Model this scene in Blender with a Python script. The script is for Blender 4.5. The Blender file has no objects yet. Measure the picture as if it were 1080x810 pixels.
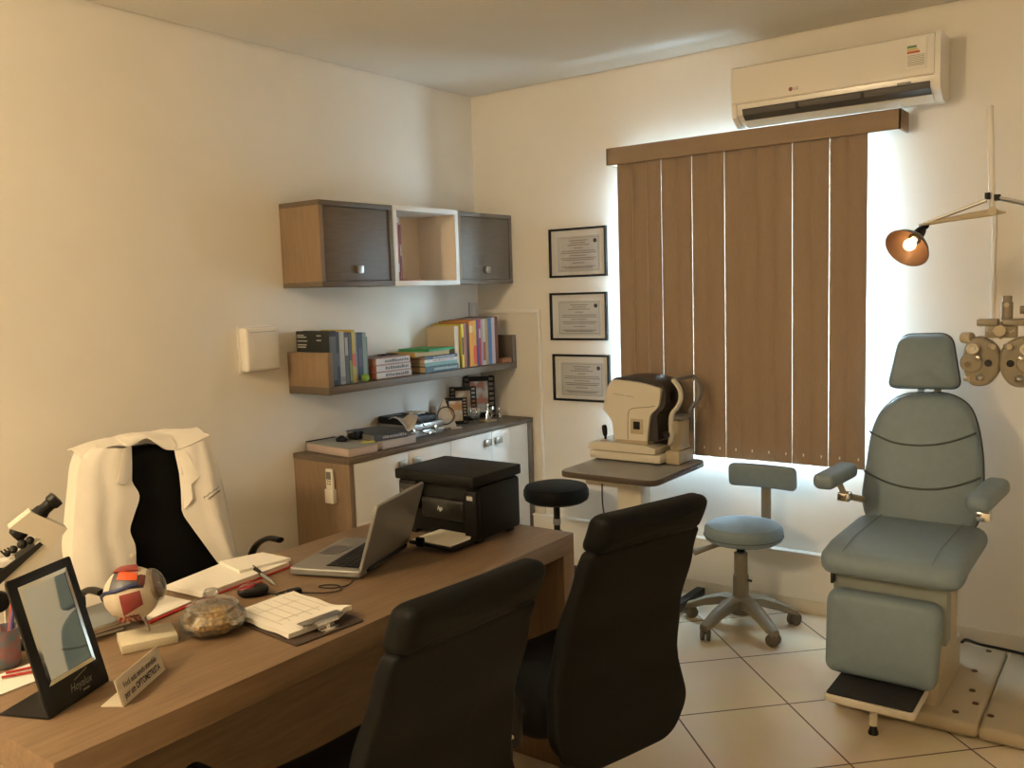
import bpy, bmesh, math, random
from mathutils import Vector, Matrix
random.seed(7)
S = bpy.context.scene
COL = S.collection
PI = math.pi
def rad(a): return a * PI / 180
V = Vector

# ------------------------------------------------------------------ materials
def mat(name, col, rough=0.5, metal=0.0, noise=0.0, nscale=20, bump=0.0, bscale=200, spec=0.5, coat=0.0,
        stretch=None, col2=None, trans=0.0, emit=None, estr=0.0, sheen=0.0, ior=1.45):
    m = bpy.data.materials.new(name); m.use_nodes = True
    nt = m.node_tree; b = nt.nodes['Principled BSDF']
    c = (*col, 1)
    b.inputs['Base Color'].default_value = c
    b.inputs['Roughness'].default_value = rough
    b.inputs['Metallic'].default_value = metal
    b.inputs['Specular IOR Level'].default_value = spec
    b.inputs['IOR'].default_value = ior
    if coat: b.inputs['Coat Weight'].default_value = coat
    if sheen: b.inputs['Sheen Weight'].default_value = sheen
    if trans: b.inputs['Transmission Weight'].default_value = trans
    if emit:
        b.inputs['Emission Color'].default_value = (*emit, 1); b.inputs['Emission Strength'].default_value = estr
    tc = nt.nodes.new('ShaderNodeTexCoord'); mp = nt.nodes.new('ShaderNodeMapping')
    nt.links.new(tc.outputs['Object'], mp.inputs['Vector'])
    if stretch: mp.inputs['Scale'].default_value = stretch
    if noise or col2:
        n = nt.nodes.new('ShaderNodeTexNoise'); n.inputs['Scale'].default_value = nscale
        n.inputs['Detail'].default_value = 5; n.inputs['Roughness'].default_value = .6
        nt.links.new(mp.outputs['Vector'], n.inputs['Vector'])
        r = nt.nodes.new('ShaderNodeValToRGB')
        r.color_ramp.elements[0].position = .32; r.color_ramp.elements[1].position = .68
        lo = col2 if col2 else tuple(x * (1 - noise) for x in col)
        r.color_ramp.elements[0].color = (*lo, 1); r.color_ramp.elements[1].color = c
        nt.links.new(n.outputs['Fac'], r.inputs['Fac']); nt.links.new(r.outputs['Color'], b.inputs['Base Color'])
    if bump:
        n2 = nt.nodes.new('ShaderNodeTexNoise'); n2.inputs['Scale'].default_value = bscale
        n2.inputs['Detail'].default_value = 3
        nt.links.new(tc.outputs['Object'], n2.inputs['Vector'])
        bp = nt.nodes.new('ShaderNodeBump'); bp.inputs['Strength'].default_value = bump; bp.inputs['Distance'].default_value = .002
        nt.links.new(n2.outputs['Fac'], bp.inputs['Height']); nt.links.new(bp.outputs['Normal'], b.inputs['Normal'])
    return m

def glass_mat(name, tint=(1, 1, 1), refl=.1):
    m = bpy.data.materials.new(name); m.use_nodes = True; nt = m.node_tree
    nt.nodes.remove(nt.nodes['Principled BSDF']); out = nt.nodes['Material Output']
    t = nt.nodes.new('ShaderNodeBsdfTransparent'); t.inputs['Color'].default_value = (*tint, 1)
    g = nt.nodes.new('ShaderNodeBsdfGlossy'); g.inputs['Roughness'].default_value = .03
    lw = nt.nodes.new('ShaderNodeLayerWeight'); lw.inputs['Blend'].default_value = .35
    mth = nt.nodes.new('ShaderNodeMath'); mth.operation = 'MULTIPLY_ADD'
    mth.inputs[1].default_value = .55; mth.inputs[2].default_value = refl
    nt.links.new(lw.outputs['Fresnel'], mth.inputs[0])
    mx = nt.nodes.new('ShaderNodeMixShader')
    nt.links.new(mth.outputs[0], mx.inputs['Fac']); nt.links.new(t.outputs[0], mx.inputs[1]); nt.links.new(g.outputs[0], mx.inputs[2])
    nt.links.new(mx.outputs[0], out.inputs['Surface'])
    return m

M = {}
M['wall'] = mat('wall_paint', (.80, .765, .70), .75, noise=.04, nscale=3, bump=.15, bscale=120, spec=.2)
M['ceil'] = mat('ceiling_paint', (.76, .75, .71), .8, noise=.03, nscale=2, spec=.2)
M['void'] = mat('shadow_gap', (.12, .11, .10), .9)
M['skirt'] = mat('skirting_tile', (.70, .64, .54), .35, noise=.06, nscale=5)
M['desk'] = mat('desk_oak', (.212, .138, .080), .42, nscale=9, stretch=(9, .8, 9), col2=(.158, .100, .056), bump=.08)
M['desk_v'] = mat('desk_oak_upright', (.212, .138, .080), .42, nscale=9, stretch=(9, 9, .8), col2=(.158, .100, .056), bump=.08)
M['oak'] = mat('cabinet_oak', (.235, .145, .078), .5, nscale=8, stretch=(12, 1.0, 12), col2=(.15, .088, .045), bump=.06)
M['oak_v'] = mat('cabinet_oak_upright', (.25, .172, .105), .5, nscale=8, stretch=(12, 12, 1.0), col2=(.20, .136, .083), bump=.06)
M['greyoak'] = mat('grey_oak', (.138, .106, .077), .5, nscale=9, stretch=(14, 1.0, 14), col2=(.102, .078, .056), bump=.06)
M['white'] = mat('white_laminate', (.74, .72, .68), .35)
M['niche'] = mat('cream_laminate', (.80, .70, .58), .45)
M['blk'] = mat('black_plastic', (.0085, .0085, .0085), .42, spec=.3)
M['prt'] = mat('printer_shell', (.0065, .0065, .0065), .5, spec=.2)
M['blkm'] = mat('matte_black', (.010, .0098, .0095), .7, noise=.2, nscale=60)
M['leather'] = mat('black_leatherette', (.0038, .0042, .0042), .6, noise=.25, nscale=25, bump=.25, bscale=350, spec=.16)
M['blkfab'] = mat('black_fabric', (.010, .0095, .0085), .9, noise=.3, nscale=300, bump=.3, bscale=600, spec=.15)
M['lining'] = mat('bounce_lining', (.85, .86, .86), .7)
M['vinyl'] = mat('blue_grey_vinyl', (.185, .248, .298), .5, noise=.08, nscale=30, bump=.15, bscale=500)
M['vinyl_d'] = mat('blue_grey_seam', (.07, .09, .095), .6)
M['beige'] = mat('beige_enamel', (.46, .395, .285), .4, noise=.04, nscale=8)
M['beige_d'] = mat('aged_beige_metal', (.25, .215, .155), .36, noise=.1, nscale=20)
M['beige_l'] = mat('cream_enamel', (.66, .615, .525), .4)
M['taupe'] = mat('taupe_plastic', (.20, .178, .13), .5, noise=.06, nscale=20)
M['chrome'] = mat('chrome', (.75, .74, .72), .15, metal=1)
M['steel'] = mat('brushed_steel', (.42, .41, .39), .35, metal=1, noise=.1, nscale=50)
M['silver'] = mat('silver_plastic', (.25, .245, .235), .4, metal=.4)
M['rubber'] = mat('grey_rubber', (.10, .095, .085), .7)
M['paper'] = mat('paper', (.80, .77, .71), .8, noise=.02, nscale=8, spec=.1)
M['paperg'] = mat('grey_paper', (.86, .85, .82), .8, noise=.05, nscale=8, spec=.1)
M['ink'] = mat('printed_ink', (.03, .03, .035), .7)
M['inkg'] = mat('grey_ink', (.30, .29, .28), .8)
M['red'] = mat('red_card', (.40, .02, .016), .5)
M['blind'] = mat('brown_blind_fabric', (.315, .232, .165), .85, nscale=14, stretch=(30, 30, 2), col2=(.28, .205, .145), bump=.15, bscale=900, spec=.1)
M['acw'] = mat('air_conditioner_shell', (.78, .745, .68), .22)
M['grille'] = mat('dark_louvre', (.06, .055, .05), .5)
M['tabletop'] = mat('grey_laminate', (.30, .30, .295), .4)
M['edge'] = mat('brown_edging', (.07, .05, .035), .5)
M['coat'] = mat('white_cotton', (.86, .81, .73), .9, noise=.05, nscale=12, bump=.3, bscale=400, spec=.1, sheen=.2)
M['mirror'] = mat('mirror_silvering', (.80, .86, .88), .02, metal=1)
M['mirror_bevel'] = mat('mirror_bevel', (.86, .88, .80), .05, metal=1)
M['gold'] = mat('gold_foil', (.85, .50, .13), .25, metal=.35, noise=.5, nscale=140)
M['glass'] = glass_mat('clear_glass', (.955, .97, .965), .10)
M['lid_glass'] = glass_mat('lid_glass', (.95, .96, .95), .16)
M['clear'] = glass_mat('picture_glass', (1, 1, 1), .015)
M['pane'] = glass_mat('window_glass', (.95, .97, .97), .05)
M['bulb'] = mat('glowing_bulb', (1, .8, .5), .4, emit=(1, .60, .25), estr=9)
M['copper'] = mat('copper_reflector', (.26, .155, .10), .45, metal=.6)
_g = M['glass'].node_tree; _d = _g.nodes.new('ShaderNodeBsdfDiffuse'); _d.inputs['Color'].default_value = (.9, .9, .88, 1)
_m = _g.nodes.new('ShaderNodeMixShader'); _m.inputs['Fac'].default_value = .025
_l = _g.nodes['Material Output'].inputs['Surface'].links[0].from_socket
_g.links.new(_l, _m.inputs[1]); _g.links.new(_d.outputs[0], _m.inputs[2]); _g.links.new(_m.outputs[0], _g.nodes['Material Output'].inputs['Surface'])
_g = M['lid_glass'].node_tree; _d = _g.nodes.new('ShaderNodeBsdfDiffuse'); _d.inputs['Color'].default_value = (.9, .9, .88, 1)
_m = _g.nodes.new('ShaderNodeMixShader'); _m.inputs['Fac'].default_value = .05
_l = _g.nodes['Material Output'].inputs['Surface'].links[0].from_socket
_g.links.new(_l, _m.inputs[1]); _g.links.new(_d.outputs[0], _m.inputs[2]); _g.links.new(_m.outputs[0], _g.nodes['Material Output'].inputs['Surface'])
def flat(name, c, r=.6): 
    if name not in M: M[name] = mat(name, c, r, noise=.05, nscale=12)
    return M[name]

def floor_material():
    m = bpy.data.materials.new('ceramic_floor_tiles'); m.use_nodes = True; nt = m.node_tree; b = nt.nodes['Principled BSDF']
    tc = nt.nodes.new('ShaderNodeTexCoord'); mp = nt.nodes.new('ShaderNodeMapping')
    nt.links.new(tc.outputs['Object'], mp.inputs['Vector'])
    T = TILE
    # rotate the grid so that its lines follow the measured joints
    mp.vector_type = 'TEXTURE'
    mp.inputs['Location'].default_value = (TX, TY, 0); mp.inputs['Rotation'].default_value = (0, 0, TROT)
    br = nt.nodes.new('ShaderNodeTexBrick'); br.offset = 0; br.squash = 1
    br.inputs['Scale'].default_value = 1; br.inputs['Brick Width'].default_value = T; br.inputs['Row Height'].default_value = T
    br.inputs['Mortar Size'].default_value = .0034; br.inputs['Mortar Smooth'].default_value = .1
    br.inputs['Color1'].default_value = (.76, .66, .50, 1); br.inputs['Color2'].default_value = (.74, .64, .485, 1)
    br.inputs['Mortar'].default_value = (.13, .085, .05, 1)
    nt.links.new(mp.outputs['Vector'], br.inputs['Vector'])
    n = nt.nodes.new('ShaderNodeTexNoise'); n.inputs['Scale'].default_value = 4; n.inputs['Detail'].default_value = 6
    nt.links.new(tc.outputs['Object'], n.inputs['Vector'])
    mx = nt.nodes.new('ShaderNodeMixRGB'); mx.blend_type = 'OVERLAY'; mx.inputs['Fac'].default_value = .22
    nt.links.new(br.outputs['Color'], mx.inputs['Color1']); nt.links.new(n.outputs['Color'], mx.inputs['Color2'])
    hs = nt.nodes.new('ShaderNodeHueSaturation'); hs.inputs['Saturation'].default_value = .95
    nt.links.new(mx.outputs['Color'], hs.inputs['Color'])
    nt.links.new(hs.outputs['Color'], b.inputs['Base Color'])
    rr = nt.nodes.new('ShaderNodeMapRange'); rr.inputs['To Min'].default_value = .30; rr.inputs['To Max'].default_value = .6
    nt.links.new(br.outputs['Fac'], rr.inputs['Value']); nt.links.new(rr.outputs['Result'], b.inputs['Roughness'])
    bp = nt.nodes.new('ShaderNodeBump'); bp.inputs['Strength'].default_value = .3; bp.inputs['Distance'].default_value = .002; bp.invert = True
    nt.links.new(br.outputs['Fac'], bp.inputs['Height']); nt.links.new(bp.outputs['Normal'], b.inputs['Normal'])
    return m

# ------------------------------------------------------------------ mesh builder
class MB:
    def __init__(s): s.bm = bmesh.new()
    def _xf(s, vs, T):
        if T is not None:
            for v in vs: v.co = T @ v.co
    def box(s, x0, x1, y0, y1, z0, z1, bev=0, seg=2, T=None):
        bm = s.bm
        r = bmesh.ops.create_cube(bm, size=1)
        vs = r['verts']
        for v in vs:
            v.co = V(((x0 + x1) / 2 + v.co.x * (x1 - x0), (y0 + y1) / 2 + v.co.y * (y1 - y0), (z0 + z1) / 2 + v.co.z * (z1 - z0)))
        if bev:
            es = list({e for v in vs for e in v.link_edges})
            r = bmesh.ops.bevel(bm, geom=es, offset=bev, segments=seg, profile=.5, affect='EDGES')
            vs = list({v for f in r['faces'] for v in f.verts} | {v for v in vs if v.is_valid})
            allv = set(); stack = [vs[0]]
            while stack:
                v = stack.pop()
                if v in allv: continue
                allv.add(v); stack.extend(e.other_vert(v) for e in v.link_edges)
            vs = list(allv)
        s._xf(vs, T); return s
    def cyl(s, p0, p1, r0, r1=None, seg=20, caps=True, T=None):
        p0, p1 = V(p0), V(p1); r1 = r0 if r1 is None else r1
        d = (p1 - p0).normalized(); a = d.orthogonal().normalized(); b = d.cross(a)
        return s.loft([[p + (a * math.cos(2 * PI * i / seg) + b * math.sin(2 * PI * i / seg)) * max(r, 1e-5) for i in range(seg)] for p, r in ((p0, r0), (p1, r1))], True, caps, T)
    def loft(s, rings, closed=True, caps=True, T=None):
        bm = s.bm; R = []
        for ring in rings: R.append([bm.verts.new(T @ V(p) if T is not None else V(p)) for p in ring])
        n = len(R[0])
        for a, b in zip(R, R[1:]):
            for i in range(n if closed else n - 1):
                j = (i + 1) % n
                try: bm.faces.new((a[i], a[j], b[j], b[i]))
                except ValueError: pass
        if caps and closed:
            bm.faces.new(R[0][::-1]); bm.faces.new(R[-1])
        return s
    def lathe(s, prof, c=(0, 0, 0), axis=(0, 0, 1), seg=32, T=None, caps=True):
        axis = V(axis).normalized(); a = axis.orthogonal().normalized(); b = axis.cross(a); c = V(c)
        return s.loft([[c + axis * z + (a * math.cos(2 * PI * i / seg) + b * math.sin(2 * PI * i / seg)) * max(r, 1e-4) for i in range(seg)] for r, z in prof], True, caps, T)
    def tube(s, path, r, seg=8, closed=False, T=None, flat=1.0, up=None, caps=True):
        path = [V(p) for p in path]; n = len(path); rings = []
        rs = r if isinstance(r, (list, tuple)) else [r] * n
        prev = None
        for i, p in enumerate(path):
            if closed: d = path[(i + 1) % n] - path[i - 1]
            else: d = path[min(i + 1, n - 1)] - path[max(i - 1, 0)]
            d.normalize()
            if up is not None: a = V(up).cross(d); a = a.normalized() if a.length > 1e-6 else d.orthogonal().normalized()
            elif prev is None: a = d.orthogonal().normalized()
            else:
                a = prev - d * prev.dot(d); a = a.normalized() if a.length > 1e-6 else d.orthogonal().normalized()
            prev = a; b = d.cross(a)
            rings.append([p + a * math.cos(2 * PI * k / seg) * rs[i] * (flat) + b * math.sin(2 * PI * k / seg) * rs[i] for k in range(seg)])
        if closed: rings.append(rings[0]); caps = False
        return s.loft(rings, True, caps, T)
    def sphere(s, c, r, seg=20, rings=12, T=None):
        rx, ry, rz = (r, r, r) if not isinstance(r, (tuple, list)) else r
        L = []
        for i in range(rings + 1):
            t = PI * i / rings; q = max(math.sin(t), 1e-3)
            L.append([V((c[0] + rx * q * math.cos(2 * PI * k / seg), c[1] + ry * q * math.sin(2 * PI * k / seg), c[2] - rz * math.cos(t))) for k in range(seg)])
        return s.loft(L, True, True, T)
    def prism(s, poly, f, w0, w1, T=None):
        """poly of (u,v); f(u,v,w)->xyz"""
        return s.loft([[f(u, v, w0) for u, v in poly], [f(u, v, w1) for u, v in poly]], True, True, T)
    def pad(s, outline, t, r, f, rings=5, rs=4, bulge=0.0, T=None):
        """puffy slab: dense CCW outline in (u,v), thickness t along w with edges rounded by r; f(u,v,w)->xyz"""
        n = len(outline); O = [V((u, v)) for u, v in outline]
        c = sum(O, V((0, 0))) / n
        N = []
        for i in range(n):
            d = O[(i + 1) % n] - O[i - 1]; d.normalize(); N.append(V((d.y, -d.x)))
        h = t / 2; L = []
        def inset(k): return [o - nn * k for o, nn in zip(O, N)]
        fr = [1 - j / rings for j in range(1, rings)] + [.02]
        base = inset(r)
        def flatrings(sgn):
            out = []
            for q in fr:
                pts = [c + (p - c) * q for p in base]
                out.append([f(p.x, p.y, sgn * (h + bulge * (1 - q * q))) for p in pts])
            return out
        L += flatrings(-1)[::-1]
        for j in range(rs + 1):
            a = PI / 2 * j / rs; L.append([f(p.x, p.y, -h + r - r * math.cos(a)) for p in inset(r - r * math.sin(a))])
        for j in range(0 if h > r + 1e-6 else 1, rs + 1):
            a = PI / 2 * j / rs; L.append([f(p.x, p.y, h - r + r * math.sin(a)) for p in inset(r - r * math.cos(a))])
        L += flatrings(1)
        return s.loft(L, True, True, T)
    def sheet(s, grid, thick=0.0, T=None):
        """open surface grid[i][j]; doubled along its normals when thick"""
        if not thick: return s.loft(grid, False, False, T)
        ni, nj = len(grid), len(grid[0]); G = [[V(p) for p in row] for row in grid]
        B = []
        for i in range(ni):
            row = []
            for j in range(nj):
                a = G[min(i + 1, ni - 1)][j] - G[max(i - 1, 0)][j]; b = G[i][min(j + 1, nj - 1)] - G[i][max(j - 1, 0)]
                nn = a.cross(b); nn = nn.normalized() if nn.length > 1e-9 else V((0, 0, 1))
                row.append(G[i][j] - nn * thick)
            B.append(row)
        return s.loft([g + b[::-1] for g, b in zip(G, B)], True, True, T)
    def build(s, name, m, parent=None, world=False, at=None, ang=35, T=None):
        bm = s.bm
        bmesh.ops.recalc_face_normals(bm, faces=bm.faces[:])
        if T is not None: bm.transform(T)
        if world and parent is not None: bm.transform(world_of(parent).inverted())
        if at is not None: bm.transform(Matrix.Translation(-V(at)))
        me = bpy.data.meshes.new(name); bm.to_mesh(me); bm.free()
        for p in me.polygons: p.use_smooth = True
        me.set_sharp_from_angle(angle=rad(ang))
        ms = m if isinstance(m, (list, tuple)) else [m]
        for x in ms: me.materials.append(x)
        o = bpy.data.objects.new(name, me); COL.objects.link(o)
        if parent is not None: o.parent = parent
        if at is not None: o.location = at
        return o

def world_of(o):
    return o.matrix_basis if o.parent is None else world_of(o.parent) @ o.matrix_basis

def tag(o, label=None, cat=None, group=None, kind=None):
    if label: o['label'] = label
    if cat: o['category'] = cat
    if group: o['group'] = group
    if kind: o['kind'] = kind
    return o
def thing(name, label, cat, loc=(0, 0, 0), rotz=0.0, group=None):
    o = bpy.data.objects.new(name, None); COL.objects.link(o); o.empty_display_size = .05
    o.location = loc; o.rotation_euler = (0, 0, rotz)
    o.matrix_basis = Matrix.Translation(V(loc)) @ Matrix.Rotation(rotz, 4, 'Z')
    return tag(o, label, cat, group)
def struct(name, mb, m, **k): return tag(mb.build(name, m, **k), kind='structure')
def bx(*a, **k): return MB().box(*a, **k)

def rrect(w, h, r, sub=6, n=5, cx=0, cy=0):
    return rpoly([(cx - w / 2, cy - h / 2), (cx + w / 2, cy - h / 2), (cx + w / 2, cy + h / 2), (cx - w / 2, cy + h / 2)], r, n, sub)
def rpoly(pts, r, n=5, sub=5):
    """rounded polygon (CCW), densely sampled"""
    P = [V(p) for p in pts]; k = len(P); rs = r if isinstance(r, (list, tuple)) else [r] * k
    C = []
    for i in range(k):
        p = P[i]; a = (P[i - 1] - p); b = (P[(i + 1) % k] - p); la, lb = a.length, b.length; a /= la; b /= lb
        rr = min(rs[i], la * .49, lb * .49)
        p0, p1 = p + a * rr, p + b * rr
        C.append([(p0 * (1 - t) ** 2 + p * 2 * t * (1 - t) + p1 * t * t) for t in [j / n for j in range(n + 1)]])
    out = []
    for i in range(k):
        out += C[i]
        q0, q1 = C[i][-1], C[(i + 1) % k][0]
        for j in range(1, sub): out.append(q0.lerp(q1, j / sub))
    return [(p.x, p.y) for p in out]
def interp(xs, ys):
    def f(x):
        if x <= xs[0]: return ys[0]
        for a, b, c, d in zip(xs, xs[1:], ys, ys[1:]):
            if x <= b:
                t = (x - a) / (b - a); t = t * t * (3 - 2 * t) * .5 + t * .5
                return c + (d - c) * t
        return ys[-1]
    return f
def smooth_path(pts, n=6):
    P = [V(p) for p in pts]; out = []
    for i in range(len(P) - 1):
        p0, p1, p2, p3 = P[max(i - 1, 0)], P[i], P[i + 1], P[min(i + 2, len(P) - 1)]
        for k in range(n):
            t = k / n
            out.append(.5 * ((2 * p1) + (p2 - p0) * t + (2 * p0 - 5 * p1 + 4 * p2 - p3) * t * t + (3 * p1 - p0 - 3 * p2 + p3) * t ** 3))
    out.append(P[-1]); return out
def frame(o, x, y):
    """matrix with origin o, first axis x, second axis y, third their cross"""
    x = V(x).normalized(); z = x.cross(V(y)).normalized(); y = z.cross(x)
    m = Matrix((x, y, z)).transposed().to_4x4(); m.translation = V(o); return m
def text(body, size, m, parent, T, world=True, name='lettering', align='CENTER', shear=0, bold=0.0, squeeze=1.0):
    cu = bpy.data.curves.new('tmp_text', 'FONT'); cu.body = body; cu.size = size; cu.align_x = align; cu.align_y = 'CENTER'
    cu.shear = shear; cu.offset = bold; cu.resolution_u = 3
    o = bpy.data.objects.new('tmp_text', cu); COL.objects.link(o)
    dg = bpy.context.evaluated_depsgraph_get(); dg.update()
    me = bpy.data.meshes.new_from_object(o.evaluated_get(dg)); COL.objects.unlink(o); bpy.data.objects.remove(o)
    me.transform(T @ Matrix.Diagonal((squeeze, 1, 1, 1)))
    if world: me.transform(world_of(parent).inverted())
    me.name = name; me.materials.clear(); me.materials.append(m)
    ob = bpy.data.objects.new(name, me); COL.objects.link(ob); ob.parent = parent
    return ob
def lines(mb, T, x0, x1, ys, h, jitter=.2, gap=None):
    """thin printed text lines in the plane of T"""
    for y in ys:
        a = x0 + random.random() * jitter * (x1 - x0) * .5; b = x1 - random.random() * jitter * (x1 - x0)
        mb.loft([[(a, y - h / 2, 0), (b, y - h / 2, 0)], [(a, y + h / 2, 0), (b, y + h / 2, 0)]], False, False, T)
    return mb
def copy_tree(o, parent=None):
    c = o.copy(); COL.objects.link(c)
    if parent is not None: c.parent = parent
    for ch in [x for x in bpy.data.objects if x.parent == o]: copy_tree(ch, c)
    return c
LAMP_W, DAY_W, EXPO = 132, 960, 0.0
# ------------------------------------------------------------------ camera
CAM = V((3.1064, -3.9413, 1.5)); YAW, PITCH, ROLL = -0.63216, 0.10353, -0.03216
H = 2.566
TILE = .4165; TROT = rad(45); TX, TY = 1.784, -.630
fwd = V((math.sin(YAW) * math.cos(PITCH), math.cos(YAW) * math.cos(PITCH), -math.sin(PITCH)))
right = V((math.cos(YAW), -math.sin(YAW), 0)); up = right.cross(fwd)
r2 = right * math.cos(ROLL) + up * math.sin(ROLL); u2 = -right * math.sin(ROLL) + up * math.cos(ROLL)
cam = bpy.data.cameras.new('camera'); cam.sensor_width = 36; cam.lens = 36 * 935.57 / 1080
cam.clip_start = .05; cam.clip_end = 100
co = bpy.data.objects.new('camera', cam); COL.objects.link(co)
mm = Matrix((r2, u2, -fwd)).transposed().to_4x4(); mm.translation = CAM; co.matrix_world = mm
S.camera = co

# ------------------------------------------------------------------ room shell
RX, RY = 3.95, -5.7
M['floor'] = floor_material()
struct('floor', bx(-.2, RX + .2, RY - .2, .2, -.1, 0), M['floor'])
mb = MB(); mb.box(.014, RX, RY, -.014, H, H + .06)
struct('ceiling', mb, M['ceil'])
struct('ceiling_slab', bx(-.2, RX + .2, RY - .2, .2, H + .06, H + .2), M['void'])
struct('wall_left', bx(-.2, 0, RY - .2, .2, 0, H + .06), M['wall'])
WX0, WX1, WZ0, WZ1 = 1.0, 2.085, .78, 2.03
mb = MB()
mb.box(0, WX0, 0, .18, 0, H + .06).box(WX1, RX, 0, .18, 0, H + .06).box(WX0, WX1, 0, .18, 0, WZ0).box(WX0, WX1, 0, .18, WZ1, H + .06)
struct('wall_back', mb, M['wall'])
struct('wall_right', bx(RX, RX + .2, RY - .2, .2, 0, H + .06), M['wall'])
struct('wall_rear', bx(0, RX, RY - .2, RY, 0, H + .06), M['wall'])
struct('baseboard_back', bx(.0, RX, -.012, 0, 0, .068, .003), M['skirt'])
struct('baseboard_left', bx(0, .012, RY, -.012, 0, .068, .003), M['skirt'])
# low boxed-in ledge under the window
mb = MB(); mb.box(.36, 2.33, -.035, -.001, .07, .275, .004).box(.36, 2.335, -.042, -.001, .275, .288, .004)
struct('trim_1', mb, M['wall'])
# window in its opening
w = thing('window_1', None, None, ((WX0 + WX1) / 2, .1, WZ0)); w['kind'] = 'structure'
fm = flat('white_aluminium', (.75, .75, .74), .4)
mb = MB(); a, b = .08, .12
mb.box(WX0, WX1, a, b, WZ0, WZ0 + .05).box(WX0, WX1, a, b, WZ1 - .05, WZ1).box(WX0, WX0 + .05, a, b, WZ0, WZ1).box(WX1 - .05, WX1, a, b, WZ0, WZ1)
mb.box((WX0 + WX1) / 2 - .03, (WX0 + WX1) / 2 + .03, a, b, WZ0, WZ1)
mb.build('window_frame', fm, w, world=True)
bx(WX0 + .05, WX1 - .05, .098, .102, WZ0 + .05, WZ1 - .05).build('window_pane', M['pane'], w, world=True)

# ------------------------------------------------------------------ window blind
t = thing('vertical_blind', 'brown vertical slat blind drawn closed over the window', 'blind', (1.54, -.09, .70))
mb = MB()
mb.box(.926, 2.257, -.14, -.13, 2.089, 2.169, .002).box(.926, .936, -.14, -.002, 2.089, 2.169, .002)
pts = [(2.247, -.14), (2.257, -.14)]
mb.box(2.247, 2.257, -.14, -.002, 2.089, 2.169, .002)
mb.build('valance', M['blind'], t, world=True)
bx(.95, 2.2, -.105, -.065, 2.105, 2.14, .003).build('head_rail', M['white'], t, world=True)
N = 15; x0, x1 = .963, 2.122; sp = (x1 - x0) / N
random.seed(3)
for i in range(N):
    cx = x0 + sp * (i + .5); wd = sp + (.0032, -.0008, .0002, .0006, -.0006, .0030)[i % 6] + random.uniform(-.0003, .0003)
    ang = rad(random.uniform(-4.0, 2.5)); g = []
    ca, sa = math.cos(ang), math.sin(ang)
    for k in range(7):
        u = (k / 6 - .5); bow = .009 * (1 - 4 * u * u)
        g.append([(cx + u * wd * ca + bow * sa, -.098 + u * wd * sa - bow * ca + (.0022 if i % 2 else 0), z) for z in (.705, 1.2, 1.7, 2.1)])
    s = MB().sheet(g, .0012).build('slat', M['blind'], t, world=True)
    MB().sheet([[(p[0], p[1] + .0022, p[2]) for p in row] for row in g], .0008).build('lining', M['lining'], s, T=world_of(t).inverted())  # unseen white backing added to each slat to bounce daylight onto the wall
    bx(cx + .012, cx + .017, -.1075, -.1055, .742, .754).build('weight_clip', M['white'], s, world=False, T=world_of(t).inverted())

# ------------------------------------------------------------------ air conditioner
t = thing('air_conditioner', 'white split air conditioner mounted above the window blind', 'air conditioner', (1.99, -.09, 2.177))
def yz(prof, x0, x1): return MB().prism(prof, lambda u, v, w: (w, u, v), x0, x1)
body = [(-.002, 2.205), (-.002, 2.43), (-.15, 2.43), (-.175, 2.425), (-.18, 2.40), (-.18, 2.262), (-.172, 2.225), (-.115, 2.19), (-.06, 2.18)]
yz(body, 1.60, 2.395).build('shell', M['acw'], t, world=True)
cap = [(-.002, 2.20), (-.002, 2.432), (-.152, 2.432), (-.180, 2.427), (-.187, 2.40), (-.187, 2.262), (-.176, 2.215), (-.12, 2.180), (-.05, 2.177)]
for xa, xb in ((1.578, 1.60), (2.382, 2.404)): yz(cap, xa, xb).build('end_cap', M['acw'], t, world=True)
yz([(-.18, 2.269), (-.18, 2.424), (-.190, 2.418), (-.193, 2.40), (-.192, 2.274), (-.188, 2.269)], 1.582, 2.384).build('front_panel', M['acw'], t, world=True)
g = yz([(-.1805, 2.248), (-.1822, 2.243), (-.1765, 2.2215), (-.133, 2.1955), (-.128, 2.203), (-.168, 2.228)], 1.625, 2.368).build('outlet', M['grille'], t, world=True)
mb = MB()
for x in (1.86, 2.12): mb.box(x - .006, x + .006, -.1835, -.15, 2.216, 2.242)
mb.build('divider', M['blk'], g, world=False, T=world_of(t).inverted())
yz([(-.146, 2.2035), (-.150, 2.1995), (-.106, 2.177), (-.100, 2.181)], 1.622, 2.372).build('flap', M['acw'], t, world=True)
# energy sticker
st = bx(2.285, 2.358, -.1945, -.1925, 2.297, 2.408).build('energy_label', M['paper'], t, world=True)
def acq(name, x0, x1, z0, z1, m): bx(x0, x1, -.1955, -.1946, z0, z1).build(name, m, st, T=world_of(t).inverted())
acq('green_bar', 2.288, 2.322, 2.376, 2.385, flat('green_print', (.12, .22, .12)))
acq('yellow_bar', 2.288, 2.326, 2.367, 2.374, flat('yellow_print', (.55, .45, .15)))
acq('red_bar', 2.288, 2.333, 2.356, 2.365, flat('red_print', (.48, .12, .06)))
mb = MB()
for z in [2.348 - .006 * k for k in range(7)]: mb.box(2.290, 2.318 if z > 2.39 else 2.35, -.1955, -.1947, z - .001, z + .001)
mb.build('small_print', M['inkg'], st, T=world_of(t).inverted())
Tx = frame((1.86, -.1935, 2.297), (1, 0, 0), (0, 0, 1))
text('LG', .017, flat('logo_grey', (.25, .22, .20)), t, Tx, bold=.0003)
MB().lathe([(.0085, 0), (.0085, .001)], (1.838, -.1925, 2.297), (0, -1, 0), 20).build('emblem', flat('logo_wine', (.30, .10, .10)), t, world=True)
bx(2.25, 2.30, -.183, -.1785, 2.247, 2.256, .001).build('display', M['silver'], t, world=True)

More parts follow.
